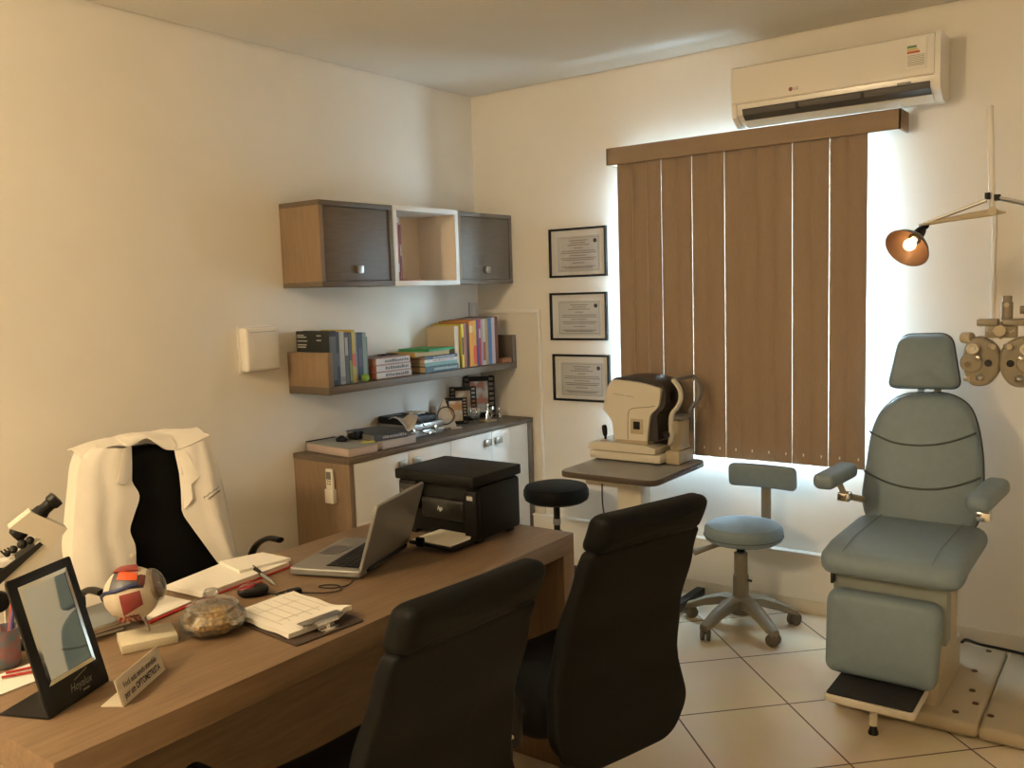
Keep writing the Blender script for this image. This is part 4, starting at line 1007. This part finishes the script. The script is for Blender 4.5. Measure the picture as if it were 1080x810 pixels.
strip((fx1, fz1), (fx0, fz1), (fx0 + bvw, fz1 - bvw), (fx1 - bvw, fz1 - bvw), 0)
strip((fx0, fz1), (fx0, fz0), (fx0 + bvw, fz0 + bvw), (fx0 + bvw, fz1 - bvw), 0)
mb.build('bevel', M['mirror_bevel'], mg, T=world_of(t).inverted())
q = -nn * .105; th = V((0, 0, .004)); b0 = V((0, 0, -.002))
MB().loft([[A + b0, B + b0, B + q + b0, A + q + b0], [A + b0 + th, B + b0 + th, B + q + b0 + th, A + q + b0 + th]]).build('foot', M['blk'], t, world=True)
lm = flat('logo_silver', (.22, .22, .20))
text('Hoyalux', .0215, lm, t, TM @ Matrix.Translation((Wd * .56, .026, sgn * .0034)), shear=.35, squeeze=.8) if sgn > 0 else None
mb = MB(); lines(mb, TM @ Matrix.Translation((Wd * .62, .012, sgn * .0034)), -.009, .009, [0], .003, 0); lines(mb, TM @ Matrix.Translation((Wd * .60, .043, sgn * .0034)) @ Matrix.Rotation(.25, 4, 'Z'), -.02, .02, [0], .0018, 0)
mb.build('logo_stroke', lm, t, world=True)
# lensmeter
t = thing('lensmeter', 'cream lensmeter with black eyepiece behind the desk mirror', 'lensmeter', (1.066, -3.088, ZD), rad(69.6)); LS = t
fx = lambda u, v, w: (u, w, v)
MB().prism([(.034, .302), (.084, .336), (.163, .279), (.070, .176), (.008, .176), (.047, .222), (.103, .263), (.080, .278)], fx, -.026, .026).build('arm', M['beige_l'], t)
e = V((.784, 0, .62)); bse = V((.102, 0, .320))
MB().lathe([(.020, -.006), (.019, .012), (.0155, .020), (.0155, .036), (.020, .042), (.020, .058), (.012, .060)], bse, e, 20).build('eyepiece', M['blk'], t)
MB().lathe([(.018, .0), (.021, .006), (.021, .020), (.016, .028)], (.066, 0, .292), (-.784, 0, -.62), 20).build('objective', M['blk'], t)
mb = MB()
for u, z, r in ((.040, .246, .010), (.060, .256, .012), (.078, .262, .010), (.026, .238, .008)): mb.sphere((u, -.012, z), (r, .012, r), 10, 8)
for k in range(4): mb.cyl((.012 + k * .008, -.02 + .01 * k, .250), (.022 + k * .008, -.02 + .01 * k, .236), .0025, seg=6)
mb.build('lens_holder', M['blkm'], t)
bx(.005, .045, -.022, .018, .208, .224, .002).build('lens_table', M['white'], t)
MB().lathe([(.016, -.024), (.022, -.018), (.022, .014), (.016, .02)], (-.018, 0, .208), (.784, 0, .62), 20).build('lamp_housing', M['blk'], t)
MB().prism([(-.03, .180), (.0, .168), (.105, .250), (.098, .258)], fx, -.03, .03).build('edge_plate', M['blkm'], t)
MB().prism([(.015, .175), (.068, .178), (.060, .02), (.005, .02)], fx, -.02, .02).build('column', M['beige_l'], t)
MB().lathe([(.024, 0), (.026, .004), (.026, .018), (.020, .022)], (-.004, -.022, .130), (0, -1, 0), 20).build('focus_knob', M['blk'], t)
MB().pad(rrect(.13, .10, .02, 5, 5, .015, 0), .022, .006, lambda u, v, w: (u, v, .0115 + w), rings=2).build('base', M['blk'], t)
for o in [x for x in bpy.data.objects if x.parent == LS]: o.data.transform(Matrix.Diagonal((.88, .88, .90, 1)))
# left-hand papers, pens and cup
quad('loose_paper', [(1.310, -3.21), (1.300, -3.05), (1.205, -3.06), (1.210, -3.21)], ZD, ZD + .003, M['paper'], 'white loose paper behind the desk mirror with red pens on it', 'papers')
for k, (yy, lb) in enumerate(((-3.125, 'red pen on the loose paper, nearer the desk mirror'), (-3.108, 'red pen on the loose paper, farther from the desk mirror'))):
    t = thing('red_pen', lb, 'pen', (1.262 - .02 * k, yy, ZD + .0072), rad(62 + 5 * k), 'red pens on the loose paper')
    MB().cyl((-.05, 0, 0), (.045, 0, 0), .0026, seg=10).build('barrel', M['red'], t); MB().cyl((.045, 0, 0), (.058, 0, 0), .0035, .001, seg=10).build('tip', M['blk'], t)
t = thing('pen_cup', 'teal patterned cup of pens behind the loose paper', 'cup', (1.165, -3.128, ZD))
MB().lathe([(.026, 0), (.029, .004), (.031, .05), (.031, .082), (.0285, .082), (.0275, .006), (.001, .005)], seg=28, caps=False).build('cup', mat('teal_pattern', (.10, .22, .26), .4, nscale=40, col2=(.35, .10, .10)), t)
for k, (dx, dy, c, lb) in enumerate(((.005, .012, (.12, .10, .30), 'violet pen standing in the teal cup'), (-.008, .016, (.42, .07, .06), 'dark red pen standing in the teal cup'), (.010, -.010, (.40, .38, .36), 'grey pen standing in the teal cup'))):
    tag(MB().cyl((0, 0, 0), (dx * 1.6, dy * 1.6, .125), .0038, seg=8).build('standing_pen', C(*c), at=(0, 0, 0)), lb, 'pen').location = (1.165 + dx * .3, -3.128 + dy * .3, ZD + .006)
# ------------------------------------------------------------------ instrument table
t = thing('instrument_table', 'grey topped instrument table on a cream column by the window', 'table', (1.20, -.43, 0))
TX0, TX1, TY0, TY1 = .962, 1.442, -.692, -.165
mb = MB().pad(rrect(TX1 - TX0, TY1 - TY0, .055, 4, 6, (TX0 + TX1) / 2, (TY0 + TY1) / 2), .026, .006, lambda u, v, w: (u, v, .687 + w), rings=2)
mb.build('edge_band', M['edge'], t, world=True)
MB().pad(rrect(TX1 - TX0 - .008, TY1 - TY0 - .008, .052, 4, 6, (TX0 + TX1) / 2, (TY0 + TY1) / 2), .003, .001, lambda u, v, w: (u, v, .7004 + w), rings=2).build('table_top', M['tabletop'], t, world=True)
bx(1.0, 1.27, -.52, -.34, .610, .673, .004).build('motor_box', M['beige_l'], t, world=True)
bx(1.14, 1.262, -.475, -.385, .06, .611, .004).build('column', M['beige_l'], t, world=True)
mb = MB()
for x in (1.045, 1.365): mb.box(x - .022, x + .022, -.74, -.075, .02, .058, .006)
mb.box(1.04, 1.37, -.48, -.38, .022, .060, .005)
mb.build('base', M['blk'], t, world=True)
for x in (1.045, 1.365):
    for y in (-.70, -.115): caster(t, (x - 1.20, y + .43, 0), M['blk'], M['blkm'], .010)
MB().tube(smooth_path([(1.095, -.53, .625), (1.10, -.54, .55), (1.115, -.55, .46), (1.125, -.545, .3), (1.15, -.53, .12), (1.2, -.50, .063)], 6), .0035, 6).build('power_cord', M['blkm'], t, world=True)

# ------------------------------------------------------------------ autorefractor
ZT = .7025
t = thing('autorefractor', 'cream and black eye-test machine on the instrument table', 'machine', (1.15, -.29, ZT))
Y0_, Y1_ = -.402, -.172
fxz = lambda u, v, w: (u, w, v)
mb = MB(); mb.box(.955, 1.322, Y0_, Y1_, ZT + .008, .748, .006)
lo = mb.build('base', M['beige_l'], t, world=True)
mb = MB()
for x in (.985, 1.295):
    for y in (Y0_ + .03, Y1_ - .03): mb.cyl((x, y, ZT), (x, y, ZT + .010), .012, seg=12)
mb.build('feet', M['rubber'], t, world=True)
MB().prism([(.947, .753), (1.296, .753), (1.300, .778), (1.245, .790), (1.07, .793), (.955, .786)], fxz, Y0_ - .004, Y1_ + .004).build('sliding_stage', M['beige_l'], t, world=True)
bx(1.085, 1.25, Y0_ + .02, Y1_ - .02, .791, .812).build('neck', M['beige'], t, world=True)
core = rpoly([(1.085, .806), (1.300, .806), (1.292, .930), (1.335, .965), (1.338, 1.04), (1.318, 1.078), (1.20, 1.102), (1.08, 1.092), (1.055, 1.06), (1.035, .95), (1.080, .90)], [.01, .012, .02, .02, .03, .03, .08, .02, .02, .02, .02], 4, 3)
MB().prism(core, fxz, Y0_ + .030, Y1_ - .028).build('dark_housing', flat('charcoal_plastic', (.030, .026, .026), .4), t, world=True)
side = rpoly([(1.083, .808), (1.252, .809), (1.268, .930), (1.312, .966), (1.324, 1.050), (1.215, 1.076), (1.081, 1.083), (1.060, 1.064), (1.026, .950), (1.030, .937), (1.074, .896)], [.006, .006, .02, .02, .012, .06, .012, .02, .01, .01, .02], 4, 3)
for a, b, s in ((Y0_ + .010, Y0_ + .0295, 1), (Y1_ - .0275, Y1_ - .008, -1)):
    sp_ = MB().prism(side, fxz, a, b).build('side_cover', M['beige_l'], t, world=True)
    if s > 0:
        Ti = world_of(t).inverted(); yy = a - .0012
        mb = MB(); mb.box(1.172, 1.232, yy, a - .0002, .840, .908, .002)
        mb.build('window_bezel', M['beige'], sp_, T=Ti)
        bx(1.186, 1.218, yy - .0012, yy - .0001, .860, .896, .002).build('data_window', M['blk'], sp_, T=Ti)
        MB().tube([(p.x, a - .0002, p.z) for p in smooth_path([(1.155, 0, .812), (1.157, 0, .90), (1.165, 0, .945), (1.20, 0, .958), (1.262, 0, .965), (1.295, 0, .972)], 5)], .0016, 6).build('groove', M['taupe'], sp_, T=Ti)
        mb = MB()
        for k in range(13): 
            if k != 7: mb.box(1.085 + k * .008, 1.090 + k * .008, a - .0006, a - .0001, 1.016 - .0008 * k, 1.020 - .0008 * k)
        mb.build('model_lettering', M['inkg'], sp_, T=Ti)
MB().lathe([(.006, 0), (.006, .02), (.011, .03), (.013, .055), (.011, .072), (.004, .076)], (1.015, Y0_ + .05, .788), (-.10, 0, 1), 16).build('joystick', M['blk'], t, world=True)
mb = MB().lathe([(.026, 0), (.026, .006), (.014, .010)], (1.015, Y0_ + .05, .786), (0, 0, 1), 20); mb.build('joystick_plate', M['beige'], t, world=True)
bx(1.052, 1.058, -.36, -.22, .97, 1.05, .002).build('display', M['blk'], t, world=True)
MB().lathe([(.03, 0), (.034, .008), (.022, .016)], (1.332, -.287, 1.005), (1, 0, 0), 24).build('front_lens', M['blk'], t, world=True)
# chin and forehead rest
mb = MB(); mb.box(1.323, 1.392, -.355, -.20, ZT + .002, .765, .008).box(1.335, 1.385, -.33, -.225, .765, .900, .008)
cr = mb.build('chin_rest_column', M['beige'], t, world=True)
Ti = world_of(t).inverted()
for s, y in ((0, Y0_ + .012), (1, Y1_ - .014)):
    p = smooth_path([(1.352, y + (.03 if s == 0 else -.03), .80), (1.372, y, .845), (1.374, y, .93), (1.405, y, .975), (1.420, y, 1.01), (1.416, y, 1.052), (1.385, y, 1.092)], 5)
    MB().tube(p, .0155, 10, flat=.62, up=(0, 1, 0)).build('side_post', M['beige_l'] if s == 0 else M['silver'], t, world=True)
bx(1.372, 1.392, Y0_ + .012, Y1_ - .014, 1.080, 1.100, .006).build('forehead_rest', M['silver'], t, world=True)
MB().pad(rrect(.052, .085, .02), .020, .006, lambda u, v, w: (1.375 + u, -.287 + v, .914 + w), rings=2, bulge=-.003).build('chin_cup', M['silver'], t, world=True)
mb = MB(); mb.cyl((1.36, Y0_ + .008, .85), (1.36, Y0_ - .018, .85), .013, seg=16); mb.build('height_knob', M['blk'], t, world=True)

# ------------------------------------------------------------------ black stool
t = thing('black_stool', 'round black padded stool beside the low cabinet', 'stool', (.755, -.395, 0))
MB().lathe([(.02, .475), (.135, .478), (.154, .490), (.160, .51), (.159, .535), (.150, .553), (.12, .561), (.02, .563)], seg=40).build('seat', M['leather'], t)
bx(-.164, -.156, -.06, -.045, .495, .53, .001).build('tag_label', M['paper'], t)
MB().lathe([(.06, .462), (.06, .476), (.03, .477)], seg=20).build('seat_plate', M['blk'], t)
MB().cyl((0, 0, .09), (0, 0, .33), .024).cyl((0, 0, .33), (0, 0, .463), .016).build('column', M['blk'], t)
MB().lathe([(.018, .36), (.020, .365), (.020, .385), (.018, .39)], seg=16).build('collar', M['silver'], t)
star_base(t, M['blk'], M['blkm'], .24, a0=.2)

# ------------------------------------------------------------------ blue-grey stool with back
t = thing('blue_stool', 'blue-grey swivel stool with a small backrest below the window', 'stool', (1.662, -.318, 0))
MB().lathe([(.02, .392), (.150, .394), (.164, .404), (.168, .425), (.166, .448), (.155, .463), (.12, .470), (.02, .472)], (.012, .0, 0), seg=44).build('seat', M['vinyl'], t)
MB().tube([(.012 + .1685 * math.cos(a), .1685 * math.sin(a), .418) for a in [2 * PI * i / 48 for i in range(48)]], .0022, 6, True).build('seat_piping', M['vinyl_d'], t)
mb = MB(); mb.box(-.06, .09, -.05, .05, .372, .391, .004).cyl((0, 0, .34), (0, 0, .375), .018)
mb.build('seat_bracket', M['blk'], t)
MB().cyl((0, 0, .235), (0, 0, .335), .029).lathe([(.036, .09), (.034, .20), (.033, .235), (.029, .238)]).build('column', M['taupe'], t)
MB().lathe([(.0, 0), (.006, .003), (.006, .02)], (.034, -.01, .22), (1, -.2, 0), 10).build('column_screw', M['blk'], t)
lv = smooth_path([(-.03, -.04, .375), (-.09, -.085, .372), (-.155, -.145, .350)], 5)
MB().tube(lv, [.006] * 5 + [.009 + .001 * k for k in range(len(lv) - 5)], 8, flat=1.7, up=(0, 0, 1)).build('lever', M['taupe'], t)
bk = interp([0, 1], [0, 1])
fb = lambda u, v, w: (.042 + u, .168 + w - .9 * u * u - .10 * (v - .64), v)
MB().pad(rrect(.305, .105, .026, 6, 6, 0, .648), .042, .014, fb, rings=4, bulge=.004).build('backrest', M['vinyl'], t)
bx(.022, .066, .185, .197, .40, .66, .003).build('back_post', M['taupe'], t)
bx(.026, .062, .06, .197, .376, .388, .003).build('back_post_arm', M['taupe'], t)
star_base(t, M['taupe'], flat('dark_taupe', (.12, .105, .08)), .235, a0=rad(-107), hub=.046, zc=.115, droop=.05, wide=1.35, wheel=.028)

# ------------------------------------------------------------------ examination chair on its platform
t = thing('examination_chair', 'large blue-grey padded examination chair with headrest and footplate', 'chair', (2.40, -.55, 0))
mb = MB(); mb.box(2.215, 2.6755, -.862, -.155, .004, .055, .016, 3)
mb.build('platform', M['beige'], t, world=True)
mb = MB(); mb.box(2.6765, 3.42, -.862, -.155, .004, .055, .016, 3); mb.build('platform', M['beige'], t, world=True)
mb = MB()
for x, y in ((2.645, -.70), (2.60, -.80), (2.62, -.60), (2.615, -.20), (2.70, -.77), (2.60, -.42)): mb.lathe([(.011, .054), (.010, .058), (.006, .059)], (x, y, 0), seg=12)
mb.build('bolts', flat('rusty_bolt', (.10, .05, .03)), t, world=True)
mb = MB(); mb.prism(rpoly([(2.245, -.80), (2.545, -.80), (2.545, -.36), (2.245, -.36)], .03, 4, 3), lambda u, v, w: (u, v, w), .055, .17)
mb.prism(rpoly([(2.232, -.80), (2.555, -.80), (2.540, -.42), (2.245, -.42)], .02, 4, 3), lambda u, v, w: (u, v, w), .17, .50)
mb.build('pedestal', M['beige'], t, world=True)
bx(2.218, 2.582, -.872, -.802, .30, .515, .006).build('front_skirt', flat('skirt_grey', (.26, .29, .27), .5), t, world=True)
xc = 2.402
fs = lambda u, v, w: (xc + u, v, .561 + w - .35 * max(0, -.80 - v) ** 1.5 * 1.2)
MB().pad(rrect(.455, .54, .06, 6, 6, .008, -.675), .082, .038, fs, rings=6, bulge=.008).build('seat', M['vinyl'], t, world=True)
for s in (-.135, .145): MB().tube([fs(s + .01 * k / 8, -.935 + .06 * k, .0475 + .004) for k in range(9)], .0018, 6).build('seat_seam', flat('seat_seam_grey', (.17, .21, .215)), t, world=True)
fl = lambda u, v, w: (xc - .012 + u, -.905 - .03 * (.31 - v) - w, v)
MB().pad(rpoly([(-.183, .160), (.172, .160), (.188, .452), (-.180, .452)], [.04, .04, .05, .05], 6, 6), .075, .03, fl, rings=5, bulge=.010).build('leg_rest', M['vinyl'], t, world=True)
mb = MB().pad(rrect(.282, .235, .022, 5, 6, 2.388, -.965), .026, .008, lambda u, v, w: (u, v, .131 + w), rings=2)
fp = mb.build('footplate', M['beige_l'], t, world=True)
Ti = world_of(t).inverted()
MB().pad(rrect(.268, .205, .012, 5, 5, 2.388, -.972), .004, .001, lambda u, v, w: (u, v, .1465 + w), rings=1).build('rubber_mat', flat('black_rubber_mat', (.018, .019, .022), .75), fp, T=Ti)
MB().cyl((2.384, -.985, .03), (2.384, -.985, .119), .0125, seg=16).build('foot_post', M['beige_l'], fp, T=Ti)
MB().lathe([(.016, 0), (.017, .006), (.013, .016), (.010, .030)], (2.384, -.985, 0), seg=18).build('foot_pad', M['blk'], fp, T=Ti)
bx(2.505, 2.52, -.90, -.80, .11, .20, .003).build('footplate_bracket', M['beige'], t, world=True)
# back
yb = lambda z: -.395 + (z - .57) * .24
fbk = lambda u, v, w: (u, yb(v) - w - .9 * (u - xc) ** 2 * -.35, v)
bo = rpoly([(2.218, .545), (2.570, .552), (2.606, .640), (2.600, .78), (2.590, .87), (2.570, .96), (2.541, 1.025), (2.472, 1.064), (2.303, 1.058), (2.228, .988), (2.198, .90), (2.190, .77), (2.178, .645)], [.04, .05, .05, .05, .05, .05, .05, .06, .06, .05, .05, .05, .05], 4, 4)
MB().pad(bo, .085, .030, fbk, rings=7, bulge=.012).build('backrest', M['vinyl'], t, world=True)
def seam(a, b, c): 
    p = smooth_path([(a[0], 0, a[1]), ((a[0] + c[0]) / 2 - .01, 0, min(a[1], c[1]) * .42 + c[1] * .58 - .012) if False else ((a[0] + b[0]) / 2, 0, (a[1] + b[1]) / 2 - .012), (b[0], 0, b[1]), ((b[0] + c[0]) / 2, 0, (b[1] + c[1]) / 2 - .012), (c[0], 0, c[1])], 6)
    return [fbk(q.x, q.z, .0425 + .011 * (1 - min(1, abs(q.x - xc) / .2) ** 2) - (.014 if k in (0, len(p) - 1) else 0)) for k, q in enumerate(p)]
mb = MB(); mb.tube(seam((2.199, .910), (2.376, .874), (2.573, .927)), .0042, 6).tube(seam((2.190, .757), (2.406, .716), (2.596, .769)), .0042, 6)
mb.build('back_seam', M['vinyl_d'], t, world=True)
n_ = len(bo)
MB().tube([fbk(u, v, -.010) for u, v in bo], .0055, 6, True).build('back_piping', M['vinyl_d'], t, world=True)
yh = lambda z: yb(z) - .004
fh = lambda u, v, w: (u, yh(v) - w, v)
ho = rpoly([(2.252, 1.078), (2.509, 1.083), (2.466, 1.287), (2.283, 1.283)], [.035, .035, .045, .045], 6, 6)
MB().pad(ho, .085, .028, fh, rings=5, bulge=.012).build('headrest', M['vinyl'], t, world=True)
MB().tube([fh(u, v, -.016) for u, v in ho], .005, 6, True).build('headrest_piping', M['vinyl_d'], t, world=True)
mb = MB()
for x in (2.36, 2.42): mb.box(x - .012, x + .012, -.225, -.205, .95, 1.20, .003)
mb.box(2.25, 2.55, -.33, -.29, .45, .80, .005).box(2.28, 2.52, -.42, -.30, .46, .50, .004)
mb.build('back_frame', M['beige'], t, world=True)
for s, c0, c1, px_ in ((-1, (2.135, -.735, .775), (2.160, -.470, .782), 2.20), (1, (2.640, -.745, .752), (2.672, -.480, .775), 2.61)):
    c0, c1 = V(c0), V(c1); L_ = (c1 - c0).length; Mx = frame((c0 + c1) / 2, c1 - c0, (-(c1 - c0).y, (c1 - c0).x, 0))
    mb = MB().pad(rrect(L_, .082, .034, 6, 6), .058, .024, lambda u, v, w: (u, v, w), rings=4, bulge=.004); mb.bm.transform(Mx)
    ar = mb.build('armrest', M['vinyl'], t, world=True)
    m_ = (c0 + c1) / 2
    mb = MB(); mb.tube([(m_.x - s * .004, m_.y + .02, m_.z - .025), (m_.x - s * .018, m_.y + .05, m_.z - .085)], .012, 8)
    mb.tube([(m_.x - s * .018, m_.y + .05, m_.z - .085), (px_, -.36, m_.z - .14)], .013, 8)
    mb.build('arm_post', M['beige'], ar, T=Ti)
    bx(m_.x - s * .018 - .022, m_.x - s * .018 + .022, m_.y + .03, m_.y + .075, m_.z - .105, m_.z - .072, .004).build('arm_clamp', M['chrome'], ar, T=Ti)
bx(2.216, 2.226, -.90, -.86, .462, .500, .003).build('side_latch', M['blk'], t, world=True)
tag(MB().tube(smooth_path([(2.50, -.120, .020), (2.525, -.150, .064), (2.58, -.165, .063), (2.66, -.172, .063), (2.78, -.185, .063), (2.95, -.19, .063), (3.2, -.195, .063)], 6), .006, 8).build('floor_cable', M['blkm'], at=(2.8, -.1, 0)), 'black cable lying along the rear edge of the chair platform', 'cable')

# ------------------------------------------------------------------ refraction stand (arms reach in from the right)
YS = -.60
t = thing('refraction_stand', 'cream refraction stand whose pole and arms reach in beside the examination chair', 'stand', (3.08, YS, .055))
mb = MB().cyl((3.08, YS, .056), (3.08, YS, 1.95), .045, seg=28); mb.cyl((3.08, YS, .056), (3.08, YS, .09), .10, seg=28)
mb.build('column', M['beige_l'], t, world=True)
MB().cyl((2.633, YS, 2.055), (2.647, YS, 1.705), .0098, seg=14).build('chart_pole', M['white'], t, world=True)
mb = MB(); mb.tube([(3.05, YS, 1.635), (2.80, YS, 1.712), (2.640, YS, 1.762)], .0085, 10, flat=.7)
mb.build('lamp_arm', M['steel'], t, world=True)
mb = MB(); mb.cyl((2.634, YS - .016, 1.752), (2.634, YS - .016, 1.774), .009, seg=14).cyl((2.660, YS, 1.747), (2.660, YS, 1.767), .011, seg=14)
mb.build('arm_joint', M['blk'], t, world=True)
mb = MB(); mb.tube([(3.05, YS, 1.385), (2.735, YS, 1.388)], .013, 10).lathe([(.022, 0), (.022, .05), (.014, .052)], (2.80, YS, 1.388), (-1, 0, 0), 16)
mb.build('refractor_arm', M['beige_d'], t, world=True)

tag(bx(2.566, 2.580, -.010, -.001, 1.10, 1.745, .002).build('cord_cover', M['wall'], at=(2.573, -.005, 1.10)), 'thin white cable cover running down the wall behind the phoropter', 'trunking')
# ------------------------------------------------------------------ examination lamp
t = thing('examination_lamp', 'lit bullet lamp with copper lined shade on a jointed grey arm', 'lamp', (2.437, YS, 1.684))
MB().tube([(2.634, YS - .036, 1.748), (2.452, YS - .012, 1.690)], .006, 10).build('upper_arm', M['steel'], t, world=True)
mb = MB(); ps = [(2.425, YS - .012, 1.683), (2.50, YS - .018, 1.692), (2.58, YS - .024, 1.702), (2.645, YS - .028, 1.7075), (2.69, YS - .028, 1.706)]
mb.tube(ps, [.004, .008, .011, .012, .003], 10, flat=1.0, up=(0, 0, 1)); mb.cyl((2.652, YS - .044, 1.712), (2.652, YS - .014, 1.712), .014, seg=14)
mb.build('balance_arm', M['beige'], t, world=True)
MB().sphere((2.443, YS, 1.680), .0125, 14, 10).build('elbow', M['blk'], t, world=True)
E0 = V((2.436, YS, 1.672)); dl = V((-.30, -.72, -.60)).normalized()
MB().lathe([(.009, 0), (.014, .006), (.018, .02), (.021, .055), (.019, .062)], E0, dl, 20).build('socket', M['blk'], t, world=True)
S0 = E0 + dl * .052
MB().lathe([(.020, 0), (.044, .018), (.064, .040), (.076, .060), (.0745, .060), (.062, .041), (.042, .020), (.016, .003)], S0, dl, 36, caps=False).build('shade', M['copper'], t, world=True)
MB().lathe([(.0212, -.001), (.0452, .017), (.0652, .039), (.0772, .060)], S0, dl, 36, caps=False).build('shade_shell', flat('dark_bronze', (.07, .035, .02), .35), t, world=True)
MB().lathe([(.010, .004), (.011, .015), (.018, .030), (.021, .040), (.017, .052), (.006, .058)], S0, dl, 24).build('bulb', M['bulb'], t, world=True)
LAMP_P = S0 + dl * .082; LAMP_D = dl

# ------------------------------------------------------------------ phoropter
t = thing('phoropter', 'cream phoropter head hanging from the stand arm beside the chair', 'phoropter', (2.70, YS, 1.20))
px = lambda a: 2.4066 + a * .000572
pz = lambda b: 1.539 - b * .000631
Bd, Bl = M['beige_d'], M['beige']
XM = 2.682
out = [(px(a), pz(b)) for a, b in [(282, 520), (290, 440), (318, 392), (370, 372), (430, 395), (478, 440), (488, 510), (474, 580), (430, 632), (385, 645), (330, 640), (300, 590)]]
outC = rpoly(out[::-1] if sum((out[i][0] * out[(i + 1) % 12][1] - out[(i + 1) % 12][0] * out[i][1]) for i in range(12)) < 0 else out, .02, 4, 3)
for sgn_ in (1, -1):
    mx = (lambda x: x) if sgn_ == 1 else (lambda x: 2 * XM - x)
    oc = outC if sgn_ == 1 else [(mx(u), v) for u, v in outC][::-1]
    hb = MB().pad(oc, .052, .012, lambda u, v, w: (u, YS - w, v), rings=3).build('lens_housing', Bd, t, world=True)
    Ti = world_of(t).inverted()
    F = YS - .026
    def dial(name, a, b, prof, m): return MB().lathe(prof, (mx(px(a)), F, pz(b)), (0, -1, 0), 28).build(name, m, hb, T=Ti)
    dial('lens_disc', 335, 515, [(.034, -.002), (.034, .006), (.031, .009), (.02, .010), (.001, .010)], Bd)
    dial('eye_aperture', 425, 517, [(.017, -.001), (.017, .004), (.012, .004)], Bd)
    dial('pupil_glass', 425, 517, [(.0118, .0035), (.0118, .0052), (.001, .0052)], M['blk'])
    dial('cylinder_knob', 345, 440, [(.018, .0), (.018, .024), (.015, .026), (.010, .022), (.001, .022)], M['beige_l'])
    dial('knob_face', 345, 440, [(.009, .0222), (.008, .0245), (.001, .0245)], M['steel'])
    dial('small_lens', 318, 525, [(.012, .009), (.012, .013), (.008, .014)], Bd)
    dial('small_lens_glass', 318, 525, [(.0085, .0135), (.0085, .0146), (.001, .0146)], flat('amber_glass', (.12, .08, .04), .15))
    dial('adjuster', 372, 488, [(.007, .005), (.007, .016), (.003, .018)], M['chrome'])
    dial('lower_adjuster', 382, 595, [(.012, .0), (.012, .008), (.004, .014), (.001, .014)], M['steel'])
    MB().lathe([(.010, -.016), (.012, -.012), (.012, .012), (.010, .016)], (mx(px(315)), YS - .012, pz(603)), (.5, -.85, 0), 16).build('axis_knob', Bl, hb, T=Ti)
    MB().lathe([(.017, -.018), (.019, -.014), (.019, .014), (.017, .018)], (mx(px(306)), YS - .008, pz(385)), (1, -.5, 0), 18).build('power_drum', Bl, hb, T=Ti)
    MB().lathe([(.009, -.02), (.010, 0), (.009, .018)], (mx(px(440)), F - .008, pz(428)), (.4, -.9, 0), 14).build('prism_knob', Bl, hb, T=Ti)
    mb = MB(); a_, b_ = sorted((mx(px(358)), mx(px(470)))); mb.box(a_, b_, YS - .03, YS + .02, pz(322), pz(285), .005)
    a_, b_ = sorted((mx(px(400)), mx(px(480)))); mb.box(a_, b_, YS - .022, YS + .02, pz(385), pz(322), .004)
    mb.build('slide_block', Bd, hb, T=Ti)
    mb = MB()
    for k in range(5): mb.cyl((mx(px(415 + 14 * k)), YS - .022, pz(346 + 6 * (k % 2))), (mx(px(415 + 14 * k)), YS - .027, pz(346 + 6 * (k % 2))), .003, seg=8)
    mb.build('screws', M['steel'], hb, T=Ti)
mb = MB(); mb.box(px(470), 2 * XM - px(470), YS - .018, YS + .018, pz(392), pz(300), .006)
mb.build('bridge', Bd, t, world=True)
MB().lathe([(.018, -.02), (.018, .025), (.010, .028)], (XM, YS - .018, pz(345)), (0, -1, 0), 20).build('centre_knob', Bl, t, world=True)
hx_ = px(508)
MB().lathe([(.0175, pz(292)), (.0175, pz(198)), (.0145, pz(196)), (.0145, pz(168)), (.012, pz(165))], (hx_, YS, 0), seg=24).build('hanger_post', Bd, t, world=True)
mb = MB(); mb.cyl((hx_, YS - .02, pz(212)), (hx_, YS + .02, pz(212)), .008, seg=10); mb.build('hanger_clamp', Bl, t, world=True)
# ------------------------------------------------------------------ light
def light(name, typ, loc, energy, col, **k):
    l = bpy.data.lights.new(name, typ); l.energy = energy; l.color = col
    for a, b in k.items(): setattr(l, a, b)
    o = bpy.data.objects.new(name, l); COL.objects.link(o); o.location = loc; return o
# warm ceiling lamp of the room, behind the photographer on the left
o = light('ceiling_lamp', 'POINT', (1.05, -4.55, 2.36), LAMP_W, (1.0, .765, .465), shadow_soft_size=.13)
# daylight outside the window
o = light('daylight', 'AREA', ((WX0 + WX1) / 2, .42, (WZ0 + WZ1) / 2 + .1), DAY_W, (.60, .82, 1.0), shape='RECTANGLE', size=1.5, size_y=1.7)
o.rotation_euler = (rad(90), 0, PI); o.rotation_euler = (rad(-90), 0, 0)
o = light('bullet_lamp_light', 'SPOT', LAMP_P, 2.2, (1.0, .62, .30), spot_size=rad(120), spot_blend=.6, shadow_soft_size=.02)
o.rotation_euler = LAMP_D.to_track_quat('-Z', 'Y').to_euler()
wd = bpy.data.worlds.new('sky_world'); S.world = wd; wd.use_nodes = True; nt = wd.node_tree
bg = nt.nodes['Background']; bg.inputs['Color'].default_value = (.75, .88, 1, 1); bg.inputs['Strength'].default_value = 3.0
S.view_settings.view_transform = 'Standard'; S.view_settings.look = 'None'; S.view_settings.exposure = EXPO; S.view_settings.gamma = 1.0
S.cycles.max_bounces = 10; S.cycles.diffuse_bounces = 6; S.cycles.glossy_bounces = 4; S.cycles.transparent_max_bounces = 16
S.cycles.use_denoising = True; S.cycles.sample_clamp_indirect = 6.0
S.cycles.caustics_reflective = False; S.cycles.caustics_refractive = False
